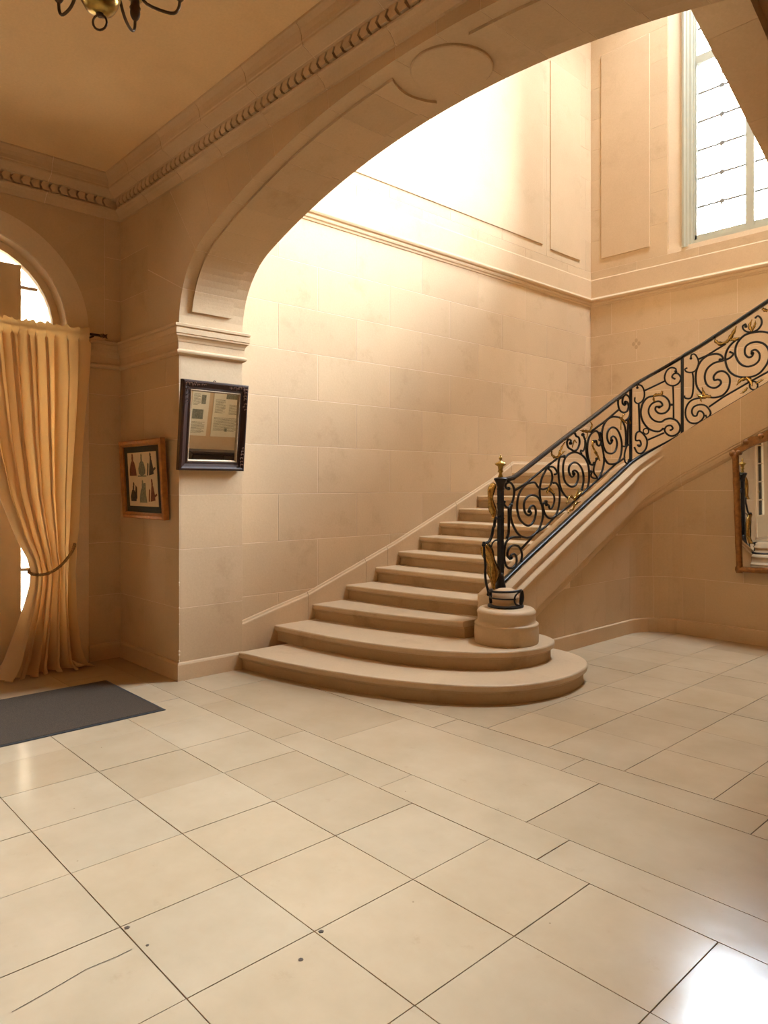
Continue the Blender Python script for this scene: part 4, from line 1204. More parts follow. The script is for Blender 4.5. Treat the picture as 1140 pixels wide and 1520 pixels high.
# sloping skirting on the stair wall
nos = [(3.40, .245), (3.486, .375), (3.85, .468), (4.216, .556), (4.80, .768), (5.388, .985), (6.195, 1.315), (7.058, 1.672), (7.50, 1.90), (9.3, 1.92)]
skm = []
for dz, d in ((-.62, -.01), (-.62, .026), (-.040, .026), (-.030, .024), (-.020, .014), (-.006, .010), (0.0, .004), (0.0, -.01)):
    skm.append((d, dz))
cuts = [3.40, 4.235, 4.98, 5.29, 6.4, 7.45, 9.3]
for y0, y1 in zip(cuts, cuts[1:]):
    ysl = [y0 + .002] + [y for y, _ in nos if y0 + .01 < y < y1 - .01] + [y1 - .002]
    MB().loops([[(XS + d, y, max(.0, interp(nos, y) + dz)) for d, dz in skm] for y in ysl]).build('skirting_stone', M['stone_plain'], stair)

# wall under the stair
up_ = under_path(0, 8, 4.95)
ptsu = []
for i in range(14):
    y = 4.95 + (ucy - 4.95) * i / 14
    ptsu.append((UX, y, 1, 0, interp(RB1, y) - .56))
for i in range(13):
    d = 90 * i / 12
    a = PI - math.radians(d)
    ptsu.append((ucx + UR * math.cos(a), ucy + UR * math.sin(a), -math.cos(a), -math.sin(a), interp(RBA, d) - .56))
for i in range(1, 11):
    x = ucx + (XE + .05 - ucx) * i / 10
    ptsu.append((x, UY, 0, -1, min(interp(RB2, x), 3.15) - .56))
MB().loops([[(x + nx * -.0015, y + ny * -.0015, 0), (x + nx * -.0015, y + ny * -.0015, z), (x - nx * .12, y - ny * .12, z), (x - nx * .12, y - ny * .12, 0)] for x, y, nx, ny, z in ptsu]).build('wall_understair', M['mortar'], kind='structure')
uw = bpy.data.objects['wall_understair']


def ublock(seq, z0, z1):
    """block of the under-stair wall over the plan points seq, clipped below the string"""
    lo = []
    for x, y, nx, ny, zt in seq:
        a, b_ = z0 + .002, min(z1 - .002, zt)
        b_ = max(b_, a + .001)
        lo.append([(x, y, a), (x, y, b_), (x - nx * .012, y - ny * .012, b_), (x - nx * .012, y - ny * .012, a)])
    MB().loops(lo).build('stone_block', M['stone'], uw)


def clipseq(s0, s1, n=8):
    out = []
    for i in range(n + 1):
        s = s0 + (s1 - s0) * i / n
        L1 = ucy - 4.95
        La = UR * PI / 2
        if s < L1:
            y = 4.95 + s
            out.append((UX, y, 1, 0, interp(RB1, y) - .56))
        elif s < L1 + La:
            d = math.degrees((s - L1) / UR)
            a = PI - math.radians(d)
            out.append((ucx + UR * math.cos(a), ucy + UR * math.sin(a), -math.cos(a), -math.sin(a), interp(RBA, d) - .56))
        else:
            x = ucx + s - L1 - La
            out.append((x, UY, 0, -1, min(interp(RB2, x), 3.15) - .56))
    return out


L1, La = ucy - 4.95, UR * PI / 2
SE = L1 + La + (XE - ucx)
urow = [0.0, .150, .604, 1.072, 1.542, 1.99, 2.43, 2.7]
for i, (z0, z1) in enumerate(zip(urow, urow[1:])):
    if i == 0:
        continue
    cuts = [.55 + .5 * (i % 2), 1.35 + .45 * (i % 2), L1, L1 + La * .5 if i % 2 == 0 else L1 + La * .52, L1 + La]
    cuts = [0] + cuts + [L1 + La + (.235 if i % 2 else .62) + .72 * k for k in range(5)]
    cuts = sorted(c for c in cuts if c < SE - .1) + [SE]
    for c0, c1 in zip(cuts, cuts[1:]):
        sq = clipseq(c0 + .0015, c1 - .0015, 6 if (c1 > L1 - .01 and c0 < L1 + La) else 4)
        if max(q[4] for q in sq) > z0 + .02:
            ublock([q for q in sq if q[4] > z0 + .01] if min(q[4] for q in sq) < z0 + .01 else sq, z0, z1)
bpath = clipseq(.4, SE, 60)
MB().loops([[(x + nx * o, y + ny * o, z) for o, z in [(-.01, 0), (.014, 0), (.014, .138), (.010, .146), (.0, .150), (-.01, .150)]] for x, y, nx, ny, _ in bpath]).build('baseboard_understair', M['stone_plain'], kind='structure')

# ================================================================== THE BALUSTRADE
bal = thing('stair_balustrade', (-3.95, 5.07, .70), 'black wrought iron stair balustrade with scrolls, gilt leaves and a brass finial on its newel', 'balustrade')


def path_sweep(path, prof, name, mat):
    return MB().loops([[(x + nx * o, y + ny * o, z + dz) for o, dz in prof] for x, y, nx, ny, z in path], smooth=False).build(name, mat, bal)


hp = stair_path(-3.95, 7.22, -3.45, 7.72, .50, 5.085, -1.50, RH1, RHA, RH2, 26, 14, 20)
path_sweep(hp, [(-.027, -.008), (-.031, .004), (-.026, .016), (-.012, .023), (.012, .023), (.026, .016), (.031, .004), (.027, -.008), (.013, -.020), (-.013, -.020)], 'handrail', M['rail'])
bp = stair_path(-3.95, 7.22, -3.45, 7.72, .50, 5.06, -1.50, RB1, RBA, RB2, 20, 14, 20)
path_sweep(bp, [(-.024, -.012), (-.024, .008), (-.016, .013), (.016, .013), (.024, .008), (.024, -.012)], 'bottom_rail', M['iron'])


def on_turn(d):
    a = PI - math.radians(d)
    return -3.45 + .5 * math.cos(a), 7.22 + .5 * math.sin(a)


for (px_, py_), z0, z1 in ((on_turn(13.5), interp(RBA, 13.5), interp(RHA, 13.5)), (on_turn(80), interp(RBA, 80), interp(RHA, 80))):
    MB().box(px_ - .0125, px_ + .0125, py_ - .0125, py_ + .0125, z0, z1).build('post', M['iron'], bal)
x = -1.62
MB().box(x - .0125, x + .0125, 7.7075, 7.7325, interp(RB2, x), interp(RH2, x)).build('post', M['iron'], bal)

for ln in IRON.strip().split('\n'):
    kind, rad, again, nums = ln.split('|')
    v = [float(q) for q in nums.split()]
    pts = [tuple(v[i:i + 3]) for i in range(0, len(v), 3)]
    r = float(rad) * .001 * (1.12 if pts[0][0] > -3.94 else 1.25)
    # the second flight goes on past the photograph: the same scrolls once more, further up
    for sh in ((0, 1) if again == '1' else (0,)):
        q = [(a + .93 * sh, b_, c_ + .53 * .93 * sh) for a, b_, c_ in pts]
        nmh = {'scroll': 'scroll', 'bar': 'bar', 'rail_bar': 'inner_rail', 'ring': 'ring'}[kind]
        MB().tube(q, r, 6, 3 if kind != 'rail_bar' else 1, (r * 1.75 if kind == 'scroll' else 0, r * 1.2 if kind == 'scroll' else 0)).build(nmh, M['iron'], bal)


def leaf(spine, w, nrm, name='gilt_leaf', mat='gilt', lobes=3.5, parent=None, thick=.006):
    """curled acanthus leaf: ridge along the spine, lobed edges, real thickness"""
    P = cr(spine, 5)
    n = len(P)
    Nn = Vector(nrm).normalized()
    fr, bk = [], []
    for i in range(n):
        u = i / (n - 1)
        tdir = (P[min(i + 1, n - 1)] - P[max(i - 1, 0)]).normalized()
        sd = tdir.cross(Nn)
        sd.normalize()
        ww_ = w * (.22 + .78 * math.sin(PI * min(1, u * .9 + .12)) ** .8) * (1 + .26 * math.sin(2 * PI * lobes * u)) * (1 - .55 * u ** 4)
        curl = Nn * (.35 * w * u * u)
        fr.append([P[i] - sd * ww_ * .5 - Nn * (.12 * w) + curl, P[i] - sd * ww_ * .22 + Nn * (.06 * w) + curl, P[i] + Nn * (.20 * w) + curl, P[i] + sd * ww_ * .22 + Nn * (.06 * w) + curl, P[i] + sd * ww_ * .5 - Nn * (.12 * w) + curl,
                   P[i] + sd * ww_ * .2 - Nn * (.10 * w + thick) + curl, P[i] - sd * ww_ * .2 - Nn * (.10 * w + thick) + curl])
    return MB().loops(fr, smooth=True).build(name, M[mat], parent or bal)


for ln in LEAF.strip().split('\n'):
    w, nums = ln.split('|')
    v = [float(q) for q in nums.split()]
    pts = [tuple(v[i:i + 3]) for i in range(0, len(v), 3)]
    mx, my = pts[1][0], pts[1][1]
    if my <= 7.22:
        nn_ = (1, 0, 0)
    elif mx >= -3.45:
        nn_ = (0, -1, 0)
    else:
        nn_ = (-3.45 - mx, 7.22 - my, 0)
    leaf(pts, float(w) * .001, nn_)
    if mx > -3.40:
        leaf([(a + .93, b_, c_ + .493) for a, b_, c_ in pts], float(w) * .001, nn_)

# newel post, cap, finial and foot
NX, NY = -3.95, 5.075
mb = MB()
mb.box(NX - .021, NX + .021, NY - .021, NY + .021, .70, 1.60)
mb.build('newel_post', M['iron'], bal)
MB().lathe((NX, NY, 0), [(.030, 1.55), (.034, 1.565), (.030, 1.58), (.036, 1.60), (.046, 1.625), (.058, 1.646), (.060, 1.655), (.050, 1.664), (.02, 1.668)], 16).build('newel_cap', M['iron'], bal)
MB().lathe((NX, NY, 1.664), [(.022, 0), (.024, .008), (.014, .034), (.016, .045), (.028, .056), (.020, .068), (.021, .078), (.026, .100), (.050, .116), (.053, .123), (.032, .136), (.010, .148), (.009, .155), (.017, .172), (.012, .182), (.006, .188), (.007, .196), (.002, .204)], 18).build('finial', M['brass'], bal)
MB().lathe((NX, NY, 0), [(.050, .64), (.050, .70), (.040, .74), (.030, .80), (.026, .83)], 12).build('newel_foot', M['iron'], bal)
for z in (1.43, 1.30):
    MB().box(NX - .024, NX + .024, NY - .024, NY + .024, z, z + .010).build('collar', M['iron'], bal)
for k_, rad, pts in NEWEL:
    MB().tube(pts, rad, 8, 4, (rad * 1.5, rad * 1.5)).build(k_, M['iron'], bal)
for w, pts in NLEAF:
    leaf(pts, w * 1.3, (1, -.35, 0), 'acanthus_leaf', 'gilt', 2.0, thick=.02)
# ring grille round the foot of the newel
RXc, RYc = -3.765, 4.905
MB().lathe((RXc, RYc, 0), [(.118, .576), (.150, .576), (.152, .584), (.148, .594), (.118, .596)], 28).build('ring_plate', M['iron'], bal)


def arcpts(r, z, a0, a1, n=14, z1=None):
    return [(RXc + r * math.cos(math.radians(a0 + (a1 - a0) * i / n)), RYc + r * math.sin(math.radians(a0 + (a1 - a0) * i / n)), z + ((z1 if z1 is not None else z) - z) * i / n) for i in range(n + 1)]


MB().tube(arcpts(.134, .705, -175, 20, 16, .722), .011, 6, 1).build('ring_band', M['iron'], bal)
MB().tube(arcpts(.134, .655, -175, -15), .007, 6, 1).build('ring_band', M['iron'], bal)
MB().tube([(RXc + .134 * math.cos(math.radians(a)), RYc + .134 * math.sin(math.radians(a)), z) for a, z in ((12, .712), (-2, .705), (-16, .682), (-20, .650), (-16, .618), (-4, .602), (8, .600))], .008, 6, 3).build('scroll', M['iron'], bal)
MB().tube([(RXc + .140 * math.cos(math.radians(a)), RYc + .140 * math.sin(math.radians(a)), z) for a, z in ((20, .720), (23, .69), (20, .65), (14, .62), (10, .60))], lambda u: .010 + .010 * math.sin(PI * u), 6, 3).build('scroll', M['iron'], bal)
MB().tube([(RXc + .134 * math.cos(math.radians(a)), RYc + .134 * math.sin(math.radians(a)), z) for a, z in ((-165, .71), (-160, .66), (-165, .59))], .014, 6, 3).build('scroll', M['iron'], bal)

# ================================================================== THINGS


def board(base, ah, uh, nh):
    """local frame: a across, b up, d out"""
    B, Ah, Uh, Nh = Vector(base), Vector(ah).normalized(), Vector(uh).normalized(), Vector(nh).normalized()
    return lambda a, b, d: tuple(B + Ah * a + Uh * b + Nh * d)


def frame_ring(mp, w, h, prof, name, mat, parent):
    """four mitred mouldings in one; prof = (inset, out)"""
    lo = []
    for i_, d in prof:
        lo.append([mp(i_, i_, d), mp(w - i_, i_, d), mp(w - i_, h - i_, d), mp(i_, h - i_, d)])
    lo.append(lo[0])
    return MB().loops(lo, cap0=False, cap1=False).build(name, mat, parent)


def slab(mp, a0, a1, b0, b1, d0, d1):
    return MB().prism([(a0, b0), (a1, b0), (a1, b1), (a0, b1)], mp, d0, d1)


# ---- dark carved mirror on the pier, tipped forward
T = .108
w, h = .612, .737
mp = board((-5.435, 2.768, 1.722), (0, 1, 0), (T, 0, 1), (1, 0, -T))
t = thing('wall_mirror', (-5.435, 3.07, 1.722), 'dark carved wooden framed mirror tipped forward on the stone pier of the arch', 'mirror')
frame_ring(mp, w, h, [(0, -.025), (0, .018), (.008, .028), (.018, .030), (.034, .020), (.056, .012), (.068, .014), (.076, .010), (.076, -.006), (.076, -.025)], 'frame', M['wood'], t)
frame_ring(mp, w, h, [(.074, -.004), (.074, .014), (.080, .016), (.090, .004), (.090, -.004)], 'inner_lip', M['wood_lip'], t)
slab(mp, .07, w - .07, .07, h - .07, -.006, .0).build('mirror_glass', M['silver'], t)
slab(mp, .01, w - .01, .01, h - .01, -.024, -.008).build('back_board', M['wood'], t)
random.seed(3)


def carve(a0, b0, a1, b1, n, parent, mpf, mat='gold', sz=.011, name='carving'):
    mb = MB()
    for i in range(n):
        u = (i + .5) / n
        a, b_ = a0 + (a1 - a0) * u, b0 + (b1 - b0) * u
        da, db = random.uniform(-.010, .010), random.uniform(-.010, .010)
        s_ = sz * (1 - .45 * u)
        pts = [mpf(a + da + s_ * 1.5 * math.cos(k * 1.05), b_ + db + s_ * .9 * math.sin(k * 1.05), .024 + .010 * (k % 2)) for k in range(5)]
        mb.tube(pts, s_ * .38, 5, 2)
    return mb.build(name, mat if not isinstance(mat, str) else M[mat], parent)


cw = simple('rubbed_carving', (.20, .085, .045), .38, .1, .5, .5, 40, .3)
carve(.03, h - .035, .20, h - .032, 7, t, mp, cw)
carve(w - .03, h - .035, w - .20, h - .032, 7, t, mp, cw)
carve(w - .034, h - .04, w - .034, h - .22, 7, t, mp, cw)
carve(w - .034, .04, w - .034, .20, 6, t, mp, cw)
carve(.034, h - .05, .034, h - .20, 5, t, mp, M['wood'])
MB().tube([mp(w * .47, h - .002, -.01), mp(w * .49, h + .012, -.016), mp(w * .51, h + .004, -.012)], .004, 6, 3).build('hanging_hook', M['iron'], t)

# ---- small framed print of six figures, tipped forward beside the pier
T2 = .058
mp = board((-6.425, 2.765, 1.308), (1, 0, 0), (0, -T2, 1), (0, -1, -T2))
w, h = .815, .686
t = thing('framed_print', (-6.02, 2.765, 1.308), 'gold framed print of six small costume figures, hung on the wall beside the curtain', 'picture')
frame_ring(mp, w, h, [(0, -.02), (0, .024), (.010, .032), (.030, .030), (.044, .020), (.055, .018), (.055, -.004), (.055, -.02)], 'frame', M['gold'], t)
slab(mp, .045, w - .045, .045, h - .045, -.006, .004).build('mount', M['passe'], t)
slab(mp, .125, .690, .108, .578, .004, .007).build('print_sheet', M['paper'], t)
slab(mp, .01, w - .01, .01, h - .01, -.019, -.006).build('back_board', M['wood'], t)


def figure(ca, cb, style, mat):
    mb = MB()
    P3 = lambda poly: mb.prism([(ca + a * 1.28, cb + b_ * 1.10) for a, b_ in poly], mp, .0068, .0082)
    if style == 0:      # bell skirt, narrow bodice
        P3([(-.055, 0), (.055, 0), (.048, .05), (.028, .105), (.012, .12), (-.012, .12), (-.030, .10), (-.05, .05)])
        P3([(-.012, .12), (.012, .12), (.014, .15), (-.014, .15)])
    elif style == 1:    # round skirt with a train
        P3([(-.05, .02), (.0, 0), (.05, .02), (.052, .06), (.03, .11), (.01, .12), (-.01, .12), (-.034, .10), (-.052, .06)])
        P3([(-.010, .12), (.010, .12), (.012, .15), (-.012, .15)])
        P3([(-.065, -.004), (.065, -.004), (.065, .006), (-.065, .006)])
    elif style == 2:    # tall figure, arm out
        P3([(-.03, 0), (.04, .01), (.035, .06), (.018, .12), (-.008, .12), (-.02, .06)])
        P3([(-.06, .0), (-.045, .0), (-.03, .09), (-.045, .10)])
        P3([(.03, .03), (.07, .05), (.066, .065), (.03, .05)])
        P3([(-.008, .12), (.012, .12), (.014, .15), (-.006, .15)])
    else:               # seated, with a chair back
        P3([(-.05, 0), (.03, 0), (.035, .03), (.02, .07), (-.005, .10), (-.03, .09), (-.055, .04)])
        P3([(.02, .02), (.045, .02), (.05, .11), (.03, .13), (.02, .08)])
        P3([(-.02, .09), (.004, .10), (.004, .125), (-.016, .125)])
    top = .15 if style < 3 else .125
    P3([(-.008, top), (.008, top), (.011, top + .013), (.004, top + .028), (-.006, top + .027), (-.010, top + .012)])
    mb.build('printed_figure', M[mat], t)


for ca, cb, st_, mt in ((.225, .375, 0, 'ink_red'), (.405, .370, 1, 'ink_green'), (.580, .375, 2, 'ink'), (.225, .150, 3, 'ink'), (.405, .140, 0, 'ink_green'), (.585, .150, 2, 'ink_red')):
    figure(ca, cb, st_, mt)
slab(mp, .42, .462, .15, .31, .0068, .0078).build('printed_screen', M['ink_green'], t)

# ---- gilt mirror under the second flight
YAWM, TIP = -.025, .020
nM = Vector((math.sin(YAWM), -math.cos(YAWM), -TIP)).normalized()
aM = Vector((math.cos(YAWM), math.sin(YAWM), 0))
uM = nM.cross(aM) * -1
if uM.z < 0:
    uM = -uM
mp0 = board((-2.925, 7.600, .735), aM, uM, nM)
ROLL = math.radians(1.6)
mp = lambda a, b, d: mp0(a * math.cos(ROLL) - b * math.sin(ROLL), b * math.cos(ROLL) + a * math.sin(ROLL), d)
w, h = .92, 1.17
t = thing('gilt_mirror', (-2.47, 7.600, .735), 'worn gilt mirror with knobbed uprights and a scalloped crest, on the wall under the stair', 'mirror')


def turned(p0, p1, r0, n, name):
    """knobbed bamboo-like moulding between two board points"""
    prof = []
    m_ = n * 8
    P0, P1 = Vector(mp(*p0)), Vector(mp(*p1))
    pts = [P0 + (P1 - P0) * i / m_ for i in range(m_ + 1)]
    MB().tube(pts, lambda u: r0 * (1 + .10 * abs(math.cos(PI * n * u)) ** 8), 8, 1).build(name, M['mirror_gold'], t)


turned((.03, -.02, .01), (.03, h + .02, .01), .030, 4, 'upright')
turned((w - .03, -.02, .01), (w - .03, h + .02, .01), .030, 4, 'upright')
turned((.0, .015, .01), (w, .015, .01), .028, 4, 'lower_rail')
cre = MB()
ct = []
for i in range(33):
    u = i / 32
    a = w * u
    b_ = h + .02 + .20 * math.sin(PI * u) ** .8 + .014 * math.cos(2 * PI * 5 * u)
    ct.append((a, b_))
cb_ = [(w * (1 - i / 16), h - .035 + .165 * math.sin(PI * (1 - i / 16)) ** .9) for i in range(17)]
cre.prism(ct + cb_, mp, -.008, .022)
cre.build('crest', M['mirror_gold'], t)
for u in (.0, 1.0):
    mb = MB()
    a = .012 if u == 0 else w - .012
    mb.ball(mp(a, h + .015, .016), .036, 10, 7)
    mb.ball(mp(a + (.055 if u == 0 else -.055), h + .02, .016), .028, 10, 7)
    mb.build('corner_scroll', M['mirror_gold'], t)
for i in range(1, 6):
    a, b_ = ct[int(32 * i / 6)]
    MB().ball(mp(a, b_ - .012, .018), .030, 10, 7).build('crest_knob', M['mirror_gold'], t)
gp = [(.05, .03), (w - .05, .03), (w - .05, h - .03)] + [(w * (1 - i / 16), h - .02 + .155 * math.sin(PI * (1 - i / 16)) ** .9) for i in range(1, 16)] + [(.05, h - .03)]
MB().prism(gp, mp, -.010, .002).build('mirror_glass', M['silver'], t)

# ---- curtain, rod
t = thing('curtain', (-6.47, 2.1, 0), 'full length golden yellow curtain tied back with a rope beside the arched door', 'curtain')
OUT = [(0, 2.440), (.026, 2.40), (.07, 2.350), (.186, 2.335), (.542, 2.316), (.836, 2.314), (1.129, 2.335), (1.6, 2.364), (2.074, 2.399), (2.552, 2.434), (2.917, 2.446), (3.0, 2.446)]
INN = [(0, 1.66), (.043, 1.71), (.133, 1.777), (.369, 1.868), (.586, 1.932), (.75, 1.968), (.864, 1.978), (.98, 1.945), (1.153, 1.858), (1.517, 1.720), (2.0, 1.60), (2.5, 1.52), (2.95, 1.47), (3.0, 1.47)]
AMP = [(0, .070), (.3, .062), (.75, .036), (.9, .030), (1.2, .036), (1.8, .046), (2.6, .036), (2.86, .020), (2.90, .008), (3.0, .008)]
NU, zs = 190, []
z = .012
while z < 2.985:
    zs.append(z)
    z += .024 if (.75 < z < 1.2 or z > 2.8) else .045
zs.append(2.985)
random.seed(11)
ph = [random.uniform(0, 6.28) for _ in range(6)]
vs, fs = [], []
for j, z in enumerate(zs):
    yo, yi = interp(OUT, z), interp(INN, z)
    am = interp(AMP, z)
    for i in range(NU + 1):
        u = i / NU
        y_ = yo + (yi - yo) * u
        low = max(0, (.8 - z) / .8)
        wv = u * 6.2 + .35 * math.sin(5 * u + ph[0]) + .06 * math.sin(2.1 * z + ph[1]) + .25 * low * math.sin(3.1 * u + 2.0 * z)
        fdepth = 1.15 * math.cos(2 * PI * wv) + .30 * math.cos(2 * PI * wv * 1.5 + ph[2] + .4 * z) + .10 * math.sin(2 * PI * wv * 3.1 + ph[3])
        y_ += .19 * abs(yo - yi) / 6.5 * math.sin(4 * PI * wv + .8) * (1 if z < 2.86 else .3)
        # the leading edge hangs in front in two long rolls
        lead = .040 * math.exp(-((u - .93) / .05) ** 2) + .028 * math.exp(-((u - .83) / .035) ** 2)
        lead *= max(0, min(1, (2.6 - z) / 1.2))
        x_ = -6.485 + am * fdepth + lead + .05 * low * low * (1 + .5 * math.sin(9 * u + 1))
        # gather towards the tie at its slanting height
        zt = 1.085 - .225 * u
        x_ -= .020 * math.exp(-((z - zt) / .07) ** 2)
        y_ += .016 * low * math.sin(2 * PI * wv + 1.2)
        zz = z
        if j == len(zs) - 1:
            zz = z + .010 * math.sin(2 * PI * wv * 2.4) + .006 * math.sin(40 * u)
        if j == 0:
            zz = .012 + .010 * math.sin(2 * PI * wv)
        if z > 2.88:
            x_ = -6.482 + .35 * (x_ + 6.485) + .018 * math.cos((z - 2.945) / .045 * 1.2)
        vs.append((x_, y_, max(.004, zz)))
n_ = NU + 1
for j in range(len(zs) - 1):
    for i in range(NU):
        fs.append((j * n_ + i, j * n_ + i + 1, (j + 1) * n_ + i + 1, (j + 1) * n_ + i))
cl = MB().add(vs, fs, True).build('cloth', M['cloth'], t)
# trailing corner of the hem on the floor
hem = MB()
hl = []
for i in range(9):
    u = i / 8
    y_ = 2.30 + .15 * u
    hl.append([(-6.47 + .05 * math.sin(PI * u) - .03, y_, .006), (-6.40 + .03 * math.sin(5 * u), y_ + .01, .010 + .03 * math.sin(PI * u)), (-6.40, y_, .055 * (1 - u * .6)), (-6.46, y_ - .02, .085 * (1 - u * .8))])
hem.loops(hl, smooth=True).build('hem_fold', M['cloth'], t)
tie = [(-6.600, 2.335, 1.098), (-6.50, 2.335, 1.090), (-6.425, 2.29, 1.030), (-6.405, 2.22, .945), (-6.400, 2.14, .880), (-6.400, 2.06, .850), (-6.410, 1.99, .850), (-6.45, 1.955, .862), (-6.52, 1.97, .875), (-6.57, 2.05, .92), (-6.585, 2.2, 1.02)]
MB().tube(tie, lambda u: .0125 + .0025 * math.sin(220 * u), 8, 8).build('rope_tieback', M['rope'], t)
MB().tube([(-6.625, 2.338, 1.10), (-6.58, 2.338, 1.098), (-6.57, 2.338, 1.115)], .007, 6, 2, (.010, .010)).build('tieback_hook', M['bronze'], t)

t = thing('curtain_rod', (-6.50, 1.5, 2.945), 'dark iron curtain rod with a star finial above the arched door', 'curtain rod')
MB().tube([(-6.50, .62, 2.945), (-6.50, 2.56, 2.945)], .012, 8, 1).build('rod', M['bronze'], t)
for yy, sg in ((2.56, 1), (.62, -1)):
    mb = MB().ball((-6.50, yy + sg * .012, 2.945), .018, 8, 6)
    for k in range(4):
        a = PI / 4 + PI / 2 * k
        mb.tube([(-6.50, yy + sg * .045, 2.945), (-6.50, yy + sg * .045 + .030 * math.cos(a), 2.945 + .030 * math.sin(a))], lambda u: .012 * (1 - .8 * u), 6, 1)
    mb.ball((-6.50, yy + sg * .045, 2.945), .016, 8, 6)
    mb.build('star_finial', M['bronze'], t)
for yy in (2.50, .68):
    MB().tube([(XL - .005, yy, 2.935), (-6.56, yy, 2.93), (-6.50, yy, 2.932)], .009, 6, 3).build('rod_bracket', M['bronze'], t)

# ---- door mat
t = thing('door_mat', (-5.35, 1.556, 0), 'charcoal grey rectangular door mat on the stone floor by the curtained door', 'mat')
c = .012
x0, x1, y0, y1 = -5.88, -4.817, .755, 2.365
MB().loops([[(x0, y0, .001), (x1, y0, .001), (x1, y1, .001), (x0, y1, .001)], [(x0, y0, .004), (x1, y0, .004), (x1, y1, .004), (x0, y1, .004)],
            [(x0 + c, y0 + c, .006), (x1 - c, y0 + c, .006), (x1 - c, y1 - c, .006), (x0 + c, y1 - c, .006)]]).build('rubber_edge', simple('black_rubber', (.012, .011, .011), .7), t)
c2 = .02
MB().loops([[(x0 + c2, y0 + c2, .004), (x1 - c2, y0 + c2, .004), (x1 - c2, y1 - c2, .004), (x0 + c2, y1 - c2, .004)],
            [(x0 + c2 + .004, y0 + c2 + .004, .010), (x1 - c2 - .004, y0 + c2 + .004, .010), (x1 - c2 - .004, y1 - c2 - .004, .010), (x0 + c2 + .004, y1 - c2 - .004, .010)]]).build('pile', M['mat'], t)

# ---- chandelier
CX, CY = -2.899, 1.141
t = thing('chandelier', (CX, CY, ZC), 'brass ball chandelier with curving dark arms hanging from the hall ceiling', 'chandelier')
MB().lathe((CX, CY, 0), [(.002, 3.488), (.030, 3.491), (.055, 3.506), (.072, 3.535), (.077, 3.565), (.070, 3.600), (.050, 3.628), (.028, 3.645), (.022, 3.66), (.030, 3.675), (.045, 3.70), (.050, 3.73), (.038, 3.76), (.020, 3.78), (.014, 3.82), (.022, 3.85), (.030, 3.88), (.022, 3.91), (.010, 3.93)], 28).build('body', M['brass'], t)
MB().lathe((CX, CY, 0), [(.075, 3.558), (.081, 3.562), (.081, 3.570), (.075, 3.574)], 28).build('equator_band', M['brass'], t)
rp = [(CX + .028 * math.cos(PI * .26) * math.sin(2 * PI * k / 16), CY + .028 * math.sin(PI * .26) * math.sin(2 * PI * k / 16), 3.456 + .031 * math.cos(2 * PI * k / 16)) for k in range(17)]
MB().tube(rp, .0045, 8, 1).build('ring', M['bronze'], t)
MB().lathe((CX, CY, 0), [(.006, 3.476), (.012, 3.482), (.016, 3.490), (.010, 3.496)], 10).build('ring_boss', M['bronze'], t)
MB().tube([(CX, CY, 3.92), (CX, CY, ZC - .03)], .009, 8, 1).build('hanging_rod', M['bronze'], t)
MB().lathe((CX, CY, ZC), [(.012, -.075), (.03, -.06), (.055, -.03), (.062, -.008), (.062, .0)], 20).build('ceiling_rose', M['brass'], t)
for deg, R_ in ((200, .215), (121, .207), (66, .272), (10, .24), (-48, .235), (-104, .23)):
    ca, sa = math.cos(math.radians(deg)), math.sin(math.radians(deg))
    pr = [(.030, 3.725), (.055, 3.745), (.085, 3.735), (.115, 3.69), (.150, 3.615), (.180, 3.568), (R_, 3.550), (R_ + .030, 3.572), (R_ + .038, 3.62)]
    if R_ < .22:
        pr = [(.030, 3.725), (.050, 3.745), (.080, 3.735), (.105, 3.69), (.130, 3.625), (.165, 3.570), (R_, 3.550), (R_ + .022, 3.572), (R_ + .026, 3.62)]
    arm = MB().tube([(CX + r * ca, CY + r * sa, z) for r, z in pr], .0065, 8, 4).build('arm', M['bronze'], t)
    rc = pr[-1][0]
    cx_, cy_ = CX + rc * ca, CY + rc * sa
    MB().lathe((cx_, cy_, 0), [(.006, 3.605), (.014, 3.614), (.020, 3.626), (.022, 3.640), (.020, 3.652), (.024, 3.660), (.020, 3.668), (.018, 3.70)], 14).build('socket_cup', M['bronze'], arm)
    MB().lathe((cx_, cy_, 0), [(.018, 3.70), (.034, 3.702), (.036, 3.708), (.012, 3.714)], 16).build('drip_pan', M['brass'], arm)
    MB().lathe((cx_, cy_, 0), [(.011, 3.712), (.011, 3.80), (.003, 3.803)], 10).build('candle_tube', M['sheet'], arm)

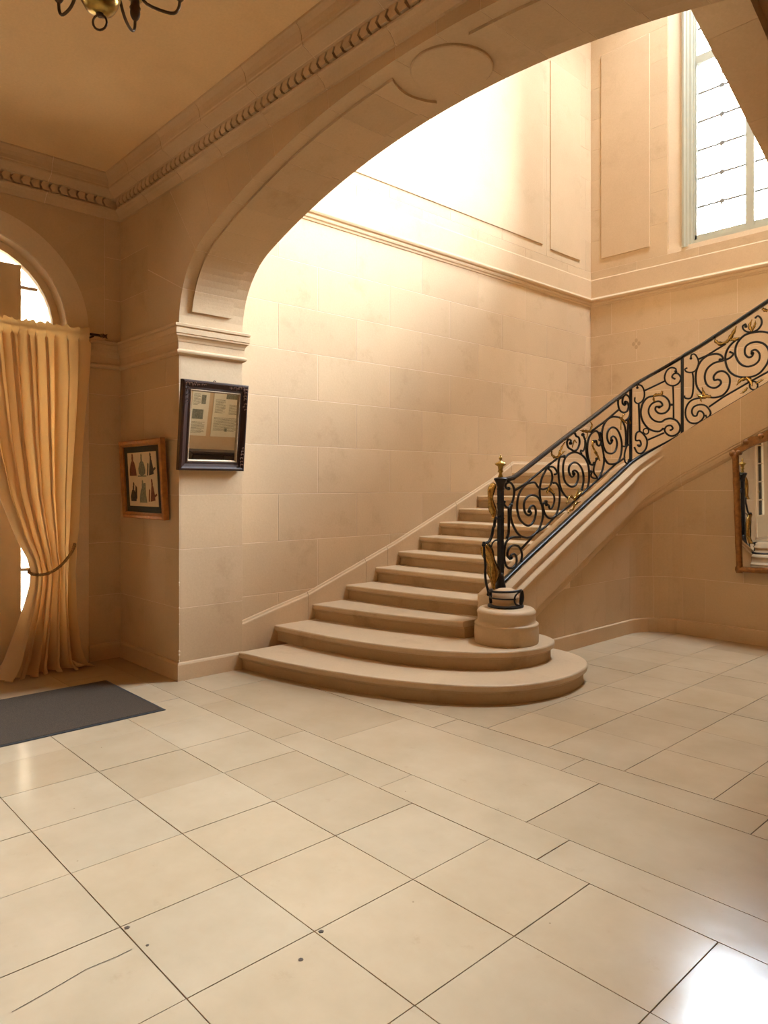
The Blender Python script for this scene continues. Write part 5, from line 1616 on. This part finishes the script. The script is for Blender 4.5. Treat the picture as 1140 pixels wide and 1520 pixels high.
# ---- what the pier mirror reflects: notices and a dark cabinet on the passage wall
def sheet(name, y0, y1, z0, z1, label, pics, lines, group=None):
    r_ = thing(name, (-1.405, (y0 + y1) / 2, z0), label, 'notice', group)
    MB().box(-1.408, -1.4015, y0, y1, z0, z1).build('paper', M['sheet'], r_)
    for a0, a1, b0, b1 in pics:
        MB().box(-1.4095, -1.4075, y0 + a0, y0 + a1, z0 + b0, z0 + b1).build('printed_picture', M['ink_green'], r_)
    mb = MB()
    random.seed(5)
    for a0, a1, b0, b1 in lines:
        z_ = b1
        while z_ > b0:
            e = a1 - random.choice((0, 0, .01, .04))
            mb.box(-1.4088, -1.4075, y0 + a0, y0 + e, z0 + z_ - .006, z0 + z_)
            z_ -= .017
    mb.build('printed_text', M['ink_green'], r_, kind='stuff')


sheet('notice_sheet', 4.975, 5.245, 1.445, 2.30, 'narrow printed notice with small pictures, seen at the left in the pier mirror', [(.145, .215, .46, .59), (.02, .19, .24, .38), (.02, .12, .66, .78)], [(.02, .13, .44, .60), (.02, .23, .04, .20), (.02, .23, .64, .84)])
sheet('notice_sheet', 5.316, 5.80, 1.445, 2.30, 'wide printed notice with a large picture, seen at the right in the pier mirror', [(.20, .46, .56, .70), (.22, .26, .08, .13)], [(.03, .20, .34, .54), (.03, .42, .08, .28), (.26, .46, .34, .48)])
t = thing('cabinet', (-1.51, 5.4, 0), 'dark low cabinet against the passage wall below the notices, seen in the pier mirror', 'cabinet')
MB().box(-1.60, -1.402, 4.95, 5.95, .06, 1.22).build('carcass', M['cabinet'], t)
MB().box(-1.625, -1.402, 4.93, 5.97, 1.22, 1.25).build('top', M['cabinet'], t)
MB().box(-1.59, -1.402, 4.96, 5.94, .0, .06).build('plinth', M['cabinet'], t)
for a, b_ in ((4.97, 5.44), (5.46, 5.93)):
    d = MB().box(-1.615, -1.598, a, b_, .08, 1.20).build('door', M['cabinet'], t)
    MB().ball((-1.625, b_ - .04 if a < 5 else a + .04, .68), .014).build('knob', M['brass'], d)

flipfix()
